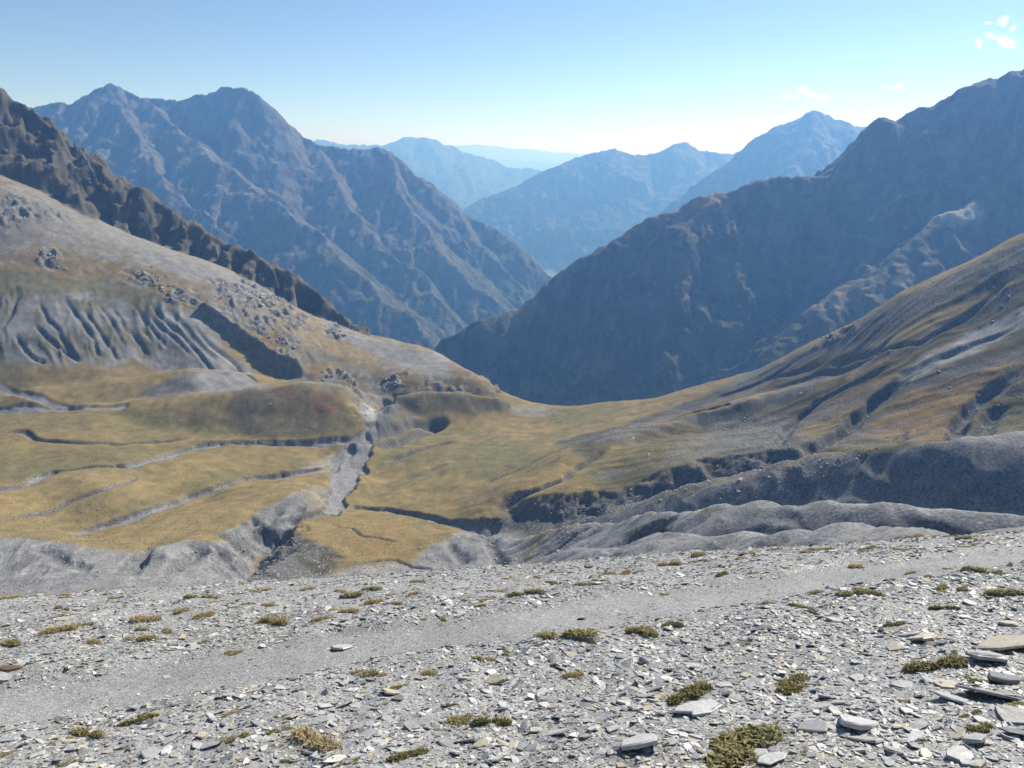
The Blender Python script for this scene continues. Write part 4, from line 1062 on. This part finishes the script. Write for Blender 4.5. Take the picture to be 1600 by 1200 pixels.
TUSSOCKS = [
 # beyond the path, left
 (12, 930, 30, 'olive'), (96, 948, 35, 'olive'), (175, 932, 35, 'olive'), (143, 921, 28, 'straw'), (127, 975, 45, 'olive'), (82, 987, 60, 'straw'), (23, 1004, 62, 'olive'), (224, 967, 60, 'straw'), (259, 981, 30, 'olive'), (233, 993, 50, 'straw'),
 (259, 1009, 25, 'olive'), (280, 952, 45, 'olive'), (324, 958, 50, 'straw'), (318, 932, 60, 'olive'), (399, 921, 35, 'straw'), (388, 940, 30, 'olive'), (363, 946, 20, 'olive'), (423, 942, 35, 'straw'), (424, 969, 88, 'straw'), (366, 1010, 35, 'olive'), (146, 999, 30, 'straw'),
 (485, 918, 35, 'straw'), (543, 929, 50, 'olive'), (580, 921, 45, 'olive'), (587, 938, 45, 'straw'), (616, 940, 30, 'straw'), (511, 948, 35, 'straw'), (546, 953, 45, 'straw'), (502, 965, 40, 'straw'), (648, 907, 35, 'straw'), (694, 961, 22, 'olive'),
 (767, 920, 22, 'olive'), (764, 938, 40, 'straw'), (823, 930, 60, 'olive'), (750, 946, 35, 'straw'),
 # beyond the path, right
 (861, 906, 32, 'olive'), (820, 910, 16, 'olive'), (838, 899, 20, 'straw'), (908, 913, 42, 'olive'), (952, 891, 35, 'olive'), (981, 889, 40, 'straw'), (940, 902, 30, 'olive'), (1051, 879, 44, 'straw'), (1127, 895, 32, 'green'), (960, 870, 14, 'straw'), (896, 880, 14, 'olive'),
 (1165, 866, 32, 'straw'), (1132, 869, 16, 'olive'), (1095, 867, 40, 'straw'), (1144, 862, 16, 'straw'), (1287, 854, 50, 'olive'), (1262, 860, 36, 'straw'), (1354, 853, 36, 'olive'), (1534, 826, 42, 'olive'), (1503, 842, 36, 'olive'), (1459, 832, 28, 'olive'), (1431, 838, 36, 'straw'), (1397, 838, 18, 'straw'), (1337, 836, 26, 'straw'), (1240, 850, 22, 'straw'),
 # along the near edge of the path and on the near slope
 (1421, 886, 30, 'straw'), (1445, 892, 32, 'olive'), (1485, 878, 18, 'straw'), (1351, 914, 32, 'olive'), (1385, 912, 36, 'green'), (1325, 938, 40, 'olive'), (1362, 936, 56, 'olive'), (1270, 932, 36, 'straw'), (1255, 952, 42, 'olive'), (1471, 930, 42, 'olive'), (1474, 954, 38, 'green'), (1503, 929, 26, 'olive'), (1401, 976, 42, 'green'), (1535, 903, 52, 'olive'), (1573, 933, 62, 'olive'),
 (1001, 994, 72, 'olive'), (1045, 984, 42, 'green'), (885, 1005, 105, 'olive'), (1196, 988, 22, 'green'), (1214, 988, 22, 'green'), (899, 1058, 52, 'straw'), (1077, 1087, 78, 'green'), (1094, 1064, 30, 'olive'), (1162, 1006, 30, 'olive'), (1095, 962, 14, 'green'), (1205, 949, 26, 'straw'),
 (563, 1062, 66, 'olive'), (592, 1063, 40, 'olive'), (624, 1078, 36, 'green'), (668, 1058, 36, 'straw'), (750, 1038, 50, 'olive'), (797, 1029, 42, 'olive'), (727, 1064, 18, 'green'), (840, 1019, 30, 'olive'), (767, 1128, 62, 'green'), (721, 1122, 52, 'olive'),
 (222, 1134, 64, 'green'), (137, 1152, 74, 'olive'), (117, 1194, 42, 'olive'), (364, 1122, 36, 'straw'), (446, 1186, 30, 'green'), (367, 1160, 40, 'olive'), (500, 1165, 120, 'straw'), (639, 1175, 64, 'green'), (546, 1189, 40, 'olive'), (444, 1143, 30, 'olive'), (730, 1157, 20, 'green'), (10, 1190, 40, 'olive'),
 (1150, 1170, 190, 'green'), (1238, 1067, 80, 'green'), (1459, 1040, 90, 'green'), (1526, 1061, 48, 'green'), (1535, 1137, 44, 'green'), (1584, 1108, 44, 'olive'), (1514, 1118, 34, 'green'), (1590, 1012, 30, 'olive'),
]
T_LABEL = {
 (1150, 1170): 'largest grass mat, green and rusty, at the bottom edge right of centre', (1459, 1040): 'big green and straw tussock on the right among tan slabs', (1238, 1067): 'low green cushion with a bare grey centre on the near right slope',
 (1077, 1087): 'round green tuft just above the wide flat pale slab', (500, 1165): 'long straw-topped tussock at the bottom edge left of centre', (222, 1134): 'dark green arched tuft on the near edge of the footpath, left', (137, 1152): 'olive tuft at the lower left, left of the dark arched one',
 (885, 1005): 'widest olive grass mat along the near edge of the footpath, centre', (1001, 994): 'olive mat on the near path edge, right of the widest one', (1045, 984): 'bright green tuft touching the path edge right of centre', (797, 1029): 'straw tuft beside a pale plate on the near path edge', 
 (424, 969): 'widest straw-coloured mat beyond the footpath, left of centre', (23, 1004): 'wide olive mat at the left edge beyond the footpath', (82, 987): 'brown straw mat beside the leftmost wide olive mat', (639, 1175): 'green tuft at the bottom edge below the centre-left scree',
 (767, 1128): 'fresh green tuft in the near scree, centre', (624, 1078): 'small bright green tuft above the propped tan plate', (899, 1058): 'thin straw patch alone in the near scree, centre', (1526, 1061): 'small green tuft right of the big right tussock', (563, 1062): 'olive arched tuft on the near path edge, left of centre',
 (1573, 933): 'wide olive mat at the right edge on the near side of the path', (1385, 912): 'bright green tuft on the path edge, far right', (1196, 988): 'left one of two small dark round tufts side by side', (1214, 988): 'right one of two small dark round tufts side by side', (908, 913): 'bushy olive tuft beyond the path, centre right', (1051, 879): 'tall straw tuft near the crest, right of centre',
 (1127, 895): 'dark green heathery tuft beyond the path, right of centre', (1534, 826): 'olive mat highest on the crest at the far right',
}
rt = random.Random(5)
rx_ = random.Random(31)
for _ in range(60):      # faint thin tufts filling in the slope beyond the path
    px = rx_.uniform(5, 1595); edge = np.interp(px, [0, 700, 1200, 1600], [915, 897, 852, 820]); low = 985 - (px - 600) * .135 if px > 150 else 1030
    py = edge + (low - edge) * rx_.random() ** 1.3 * .85
    TUSSOCKS.append((px, py, rx_.uniform(12, 30), rx_.choice(['straw', 'straw', 'olive'])))
for _ in range(26):
    px = rx_.uniform(5, 1595); up = 1075 - (px - 600) * .12
    TUSSOCKS.append((px, up + (1190 - up) * rx_.random(), rx_.uniform(14, 30), rx_.choice(['straw', 'olive', 'green'])))
for i, (px, py, w, kind_) in enumerate(TUSSOCKS):
    x, y = fg_hit(px, py + 4)
    dist = math.sqrt(x * x + y * y + (1.6 + .365 * y) ** 2)
    rad = w / FPX * dist * .5
    o = bpy.data.objects.new('grass_tussock', TM[kind_][i % 4]); scene.collection.objects.link(o)
    place(o, x, y, rt.uniform(-.8, .8) + (math.pi if rt.random() < .5 else 0), .05, -.004, rt)
    hs = min(rad, .13 + .25 * rad) * rt.uniform(.55, .9)
    o.scale = (rad, rad * rt.uniform(.65, 1.3), hs)
    far = py < 1000 - (px - 600) * .135
    side = 'left of centre' if px < 800 else 'right of centre'
    word = {'straw': 'straw-coloured', 'olive': 'olive', 'green': 'green'}[kind_]
    where = f'among pale shale beyond the footpath, {side}' if far else f'on the near side of the footpath, {side}'
    lab = T_LABEL.get((px, py)) or f'small {word} grass tuft {where}'
    tag(o, lab, 'grass', f'{word} grass tufts {"beyond" if far else "before"} the footpath, {side}')

# ------------------------------------------------------------------ boulders and outcrops on the hills
M_boulder = stone_material('outcrop_rock', [(0, (.22, .21, .195)), (.6, (.30, .29, .27)), (1, (.36, .35, .33))], .9)
M_crag = stone_material('crag_rock', [(0, (.07, .067, .06)), (1, (.12, .113, .10))], .95)
for mm_ in (M_boulder, M_crag):
    for nd_ in mm_.node_tree.nodes:
        if nd_.type == 'TEX_NOISE': nd_.inputs['Scale'].default_value = .5
        if nd_.type == 'BUMP': nd_.inputs['Distance'].default_value = .7

def rock_mesh(name, seed, mat, sub=2, flat=.75):
    """angular block: a sphere cut by random planes"""
    import bmesh
    bm = bmesh.new(); bmesh.ops.create_icosphere(bm, subdivisions=sub, radius=1)
    r_ = np.random.default_rng(seed)
    planes = [(np.array(v_) / np.linalg.norm(v_), r_.uniform(.5, .85)) for v_ in r_.normal(0, 1, (11, 3))]
    for v_ in bm.verts:
        c = np.array(v_.co)
        for n_2, h in planes:
            e = c @ n_2 - h
            if e > 0: c = c - n_2 * e * .95
        c = c * (1 + r_.uniform(-.05, .05))
        v_.co = (c[0] * 1.2, c[1], c[2] * flat)
    me = bpy.data.meshes.new(name); bm.to_mesh(me); bm.free(); me.materials.append(mat)
    return me
boulder_shapes = [rock_mesh('boulder', 700 + i, M_boulder, 2, .55 + .1 * (i % 4)) for i in range(8)]
crag_shapes = [rock_mesh('crag', 760 + i, M_crag, 2, .8 + .2 * (i % 3)) for i in range(6)]
rb = random.Random(77)
def basin_z(x, y):
    return float(bilin(a1, u1, BZ, np.array([x / y]), np.array([math.log(y)]))[0])
ZONES = [  # centre px, spread px, count, size range m, mesh set, name, label, group
 (235, 437, 30, 10, 16, (2.0, 5.0), 'pale grey boulder in the rock cluster above the badland gullies', 'boulders in the cluster above the gullies'),
 (85, 405, 26, 9, 9, (1.5, 4.0), 'pale boulder among the upper left scatter below the scree', 'boulders of the upper left scatter'),
 (265, 455, 26, 12, 12, (2.0, 5.0), 'grey boulder below the main rock cluster on the left hill', 'boulders below the main cluster'),
 (405, 465, 34, 16, 16, (2.0, 6.0), 'grey boulder on the rocky brow under the long scree', 'boulders on the rocky brow'),
 (430, 520, 36, 20, 18, (1.5, 4.5), 'grey boulder on the slope right of the dark cliff wedge', 'boulders right of the cliff wedge'),
 (528, 520, 12, 14, 9, (2.0, 6.0), 'dark boulder of the outcrop at the lower end of the ridge', 'boulders of the lower ridge outcrop'),
 (618, 598, 13, 8, 12, (1.8, 5.0), 'grey block of the knobbly outcrop above the gorge', 'blocks of the outcrop above the gorge'),
 (540, 592, 30, 7, 14, (1.2, 3.5), 'grey boulder on the bank above the pale scree fan', 'boulders above the scree fan'),
 (700, 605, 50, 12, 16, (1.0, 2.6), 'small grey boulder on the hill end left of the meadow', 'boulders on the hill end'),
 (470, 665, 70, 20, 16, (.7, 1.6), 'small pale boulder on the reddish hillock', 'boulders on the reddish hillock'),
 (1300, 522, 28, 10, 10, (1.5, 4.5), 'dark boulder on the skyline outcrop of the right slope', 'boulders of the right skyline outcrop'),
]
for cx, cy, sx, sy, cnt, (s0, s1), lab, grp in ZONES:
    for i in range(cnt):
        px = rb.gauss(cx, sx * .55); py = rb.gauss(cy + (px - cx) * (.55 if cx < 560 and cy < 560 else (-.42 if cx > 1000 else .1)), sy * .5)
        p = basin_hit(px, py)
        s = rb.uniform(s0, s1) * .68
        o = bpy.data.objects.new('boulder', boulder_shapes[rb.randrange(8)]); scene.collection.objects.link(o)
        o.location = (p[0], p[1], basin_z(p[0], p[1]) + s * .12)
        o.rotation_euler = (rb.uniform(-.3, .3), rb.uniform(-.3, .3), rb.uniform(0, 6.28)); o.scale = (s * rb.uniform(.8, 1.3), s, s * rb.uniform(.7, 1.1))
        tag(o, lab, 'boulder', grp)
# ---- loose stones and grass hummocks too many to count, spread over the basin
def scatter(name, label, pts_, sizes, shapes, seed):
    r_ = np.random.default_rng(seed)
    col_ = bpy.data.collections.new(name + '_shapes')
    for me in shapes: col_.objects.link(bpy.data.objects.new(name + '_shape', me))
    n = len(pts_); me = bpy.data.meshes.new(name); me.vertices.add(n)
    me.vertices.foreach_set('co', pts_.astype(np.float32).reshape(-1))
    at = me.attributes.new('rot', 'FLOAT_VECTOR', 'POINT'); at.data.foreach_set('vector', np.stack([r_.normal(0, .25, n), r_.normal(0, .25, n), r_.random(n) * 6.28], -1).astype(np.float32).reshape(-1))
    at = me.attributes.new('scl', 'FLOAT_VECTOR', 'POINT'); at.data.foreach_set('vector', (sizes[:, None] * r_.uniform(.7, 1.3, (n, 3))).astype(np.float32).reshape(-1))
    at = me.attributes.new('pick', 'INT', 'POINT'); at.data.foreach_set('value', r_.integers(0, len(shapes), n).astype(np.int32))
    o = bpy.data.objects.new(name, me); scene.collection.objects.link(o)
    g2 = ng.copy()
    for nd_ in g2.nodes:
        if nd_.bl_idname == 'GeometryNodeCollectionInfo': nd_.inputs[0].default_value = col_
    md = o.modifiers.new('scatter', 'NODES'); md.node_group = g2
    return tag(o, label, kind='stuff')
def basin_points(n, weight, seed):
    r_ = np.random.default_rng(seed)
    w = weight * (BY > 330) * (BY < 1260) * (np.abs(AA) < .86)
    w = (w / BY ** .6).reshape(-1); w = w / w.sum()
    idx = r_.choice(w.size, n, p=w)
    j, i = np.divmod(idx, NA)
    a = a1[i] + r_.uniform(-.5, .5, n) * (a1[1] - a1[0]); u = u1[j] + r_.uniform(-.5, .5, n) * .0027
    return a, u
small_rocks = [rock_mesh('stone', 800 + i, M_boulder, 1, .6) for i in range(5)]
a_, u_ = basin_points(52000, np.clip(COL[..., 3], 0, 1) ** 1.5 * (1 - CRAG * .5), 91)
y_ = np.exp(u_); z_ = bilin(a1, u1, BZ, a_, u_)
rr_ = np.random.default_rng(92)
sz_ = np.clip(.32 * np.exp(rr_.normal(0, .5, len(y_))), .15, 1.5)
scatter('loose_stones', 'countless small stones strewn over the bare slopes of the basin', np.stack([a_ * y_, y_, z_], -1), sz_, small_rocks, 93)
M_hum = [stone_material('grass_hummock_' + k, rp, .95) for k, rp in (('straw', [(0, (.20, .155, .07)), (1, (.32, .25, .12))]), ('olive', [(0, (.09, .085, .035)), (1, (.18, .16, .07))]))]
hums = [rock_mesh('hummock', 820 + i, M_hum[i % 2], 1, .5) for i in range(4)]
a_, u_ = basin_points(42000, (np.clip(COL[..., 3], 0, 1) < .35) * (COL[..., 0] > COL[..., 2] * 1.5) * sstep(-.3, .5, mott3 + mott2) * (1 - CHAN), 95)
y_ = np.exp(u_); z_ = bilin(a1, u1, BZ, a_, u_)
sz_ = np.clip(.36 * np.exp(rr_.normal(0, .35, len(y_))), .15, .9)
scatter('grass_hummocks', 'countless low grass hummocks over the meadows of the basin', np.stack([a_ * y_, y_, z_ - .05], -1), sz_, hums, 96)
# crags along the crest of the left hill
for i in range(40):
    f = rb.random(); px = -20 + 570 * f
    cyy = np.interp(px, [-20, 130, 300, 430, 545], [150, 250, 365, 430, 505]); h_ = np.interp(px, [-20, 130, 300, 430, 545], [100, 70, 42, 26, 12])
    py = cyy + rb.random() * h_
    p = basin_hit(px, py)
    if p[1] > 1300: continue
    s = rb.uniform(2.5, 6.5) * np.interp(px, [0, 545], [1.3, .7])
    o = bpy.data.objects.new('crag', crag_shapes[rb.randrange(6)]); scene.collection.objects.link(o)
    o.location = (p[0], p[1], basin_z(p[0], p[1]) - s * .15)
    o.rotation_euler = (rb.uniform(-.5, .2), rb.uniform(-.4, .4), rb.uniform(-.5, .5)); o.scale = (s * rb.uniform(.6, 1.0), s * .8, s * rb.uniform(.6, .9))
    third = 'highest left third' if px < 170 else ('middle third' if px < 360 else 'lowest right third')
    tag(o, f'dark crag on the {third} of the left hill crest', 'crag', f'crags on the {third} of the left crest')

# ------------------------------------------------------------------ clouds, above and beyond the haze
def cloud_material(name, dens):
    m = bpy.data.materials.new(name); m.use_nodes = True
    N = m.node_tree.nodes; L = m.node_tree.links; N.clear()
    out_ = N.new('ShaderNodeOutputMaterial'); pv_ = N.new('ShaderNodeVolumePrincipled')
    pv_.inputs['Color'].default_value = (1, 1, 1, 1); pv_.inputs['Anisotropy'].default_value = .45
    tc = N.new('ShaderNodeTexCoord'); nz = N.new('ShaderNodeTexNoise'); nz.inputs['Scale'].default_value = 2.6; nz.inputs['Detail'].default_value = 6; nz.inputs['Roughness'].default_value = .6
    L.new(tc.outputs['Object'], nz.inputs['Vector'])
    ln = N.new('ShaderNodeVectorMath'); ln.operation = 'LENGTH'; L.new(tc.outputs['Object'], ln.inputs[0])
    f = N.new('ShaderNodeMapRange'); f.inputs[1].default_value = .15; f.inputs[2].default_value = 1.0; f.inputs[3].default_value = .42; f.inputs[4].default_value = -.42
    L.new(ln.outputs['Value'], f.inputs[0])
    ad = N.new('ShaderNodeMath'); ad.operation = 'ADD'; L.new(nz.outputs[0], ad.inputs[0]); L.new(f.outputs[0], ad.inputs[1])
    g = N.new('ShaderNodeMapRange'); g.inputs[1].default_value = .36; g.inputs[2].default_value = .95; g.inputs[3].default_value = 0; g.inputs[4].default_value = dens
    L.new(ad.outputs[0], g.inputs[0]); L.new(g.outputs[0], pv_.inputs['Density']); L.new(pv_.outputs[0], out_.inputs['Volume'])
    return m
M_cloud = cloud_material('cloud_vapour', .008)
import bmesh
bm = bmesh.new(); bmesh.ops.create_icosphere(bm, subdivisions=3, radius=1)
cm = bpy.data.meshes.new('cloud_puff'); bm.to_mesh(cm); bm.free(); cm.materials.append(M_cloud)
def cloud(label, D, puffs):
    root = bpy.data.objects.new('cloud', None); scene.collection.objects.link(root)
    c0 = pt(puffs[0][0], puffs[0][1], D); root.location = c0
    tag(root, label, 'cloud', 'small clouds over the right mountains')
    for px, py, rx, rz_, ang in puffs:
        p = pt(px, py, D)
        o = bpy.data.objects.new('puff', cm); scene.collection.objects.link(o)
        o.parent = root; o.location = p - c0
        k = D / FPX / 1.05
        o.scale = (rx * k, max(rx, rz_) * k * .8, rz_ * k); o.rotation_euler = (0, R(ang), 0)
cloud('white cloud just above the pyramid peak', 16000, [(1255, 144, 20, 15, 10), (1278, 152, 26, 10, 8), (1226, 151, 16, 11, -20), (1262, 152, 34, 9, 5)])
cloud('tiny wisp of cloud right of the pyramid peak', 16000, [(1405, 134, 12, 8, -25), (1390, 137, 12, 4, 0)])
cloud('broken white cloud in the top right corner', 15000, [(1567, 33, 13, 12, -40), (1572, 66, 24, 11, 32), (1548, 56, 16, 6, 28), (1582, 45, 7, 10, 20), (1530, 68, 6, 15, -25), (1543, 36, 9, 4, 0)])



# ------------------------------------------------------------------ the air
hz = bpy.data.meshes.new('haze')
hx, hy0, hy1, hz0, hz1 = 62000.0, -62000.0, 62000.0, -1125.0, 560.0
v = [(x, y, z) for x in (-hx, hx) for y in (hy0, hy1) for z in (hz0, hz1)]
hz.from_pydata(v, [], [(0, 1, 3, 2), (4, 6, 7, 5), (0, 4, 5, 1), (2, 3, 7, 6), (0, 2, 6, 4), (1, 5, 7, 3)])
ho = bpy.data.objects.new('haze', hz); scene.collection.objects.link(ho)
hm = bpy.data.materials.new('haze_air'); hm.use_nodes = True
hn = hm.node_tree.nodes; hn.clear()
out = hn.new('ShaderNodeOutputMaterial'); pv = hn.new('ShaderNodeVolumePrincipled')
pv.inputs['Color'].default_value = (.20, .47, 1.0, 1)
pv.inputs['Absorption Color'].default_value = (.97, .985, 1, 1)
pv.inputs['Density'].default_value = 1.3e-4
pv.inputs['Anisotropy'].default_value = 0.35
hm.node_tree.links.new(pv.outputs[0], out.inputs['Volume'])
hz.materials.append(hm)
tag(ho, 'blue haze filling the mountain valley', kind='stuff')
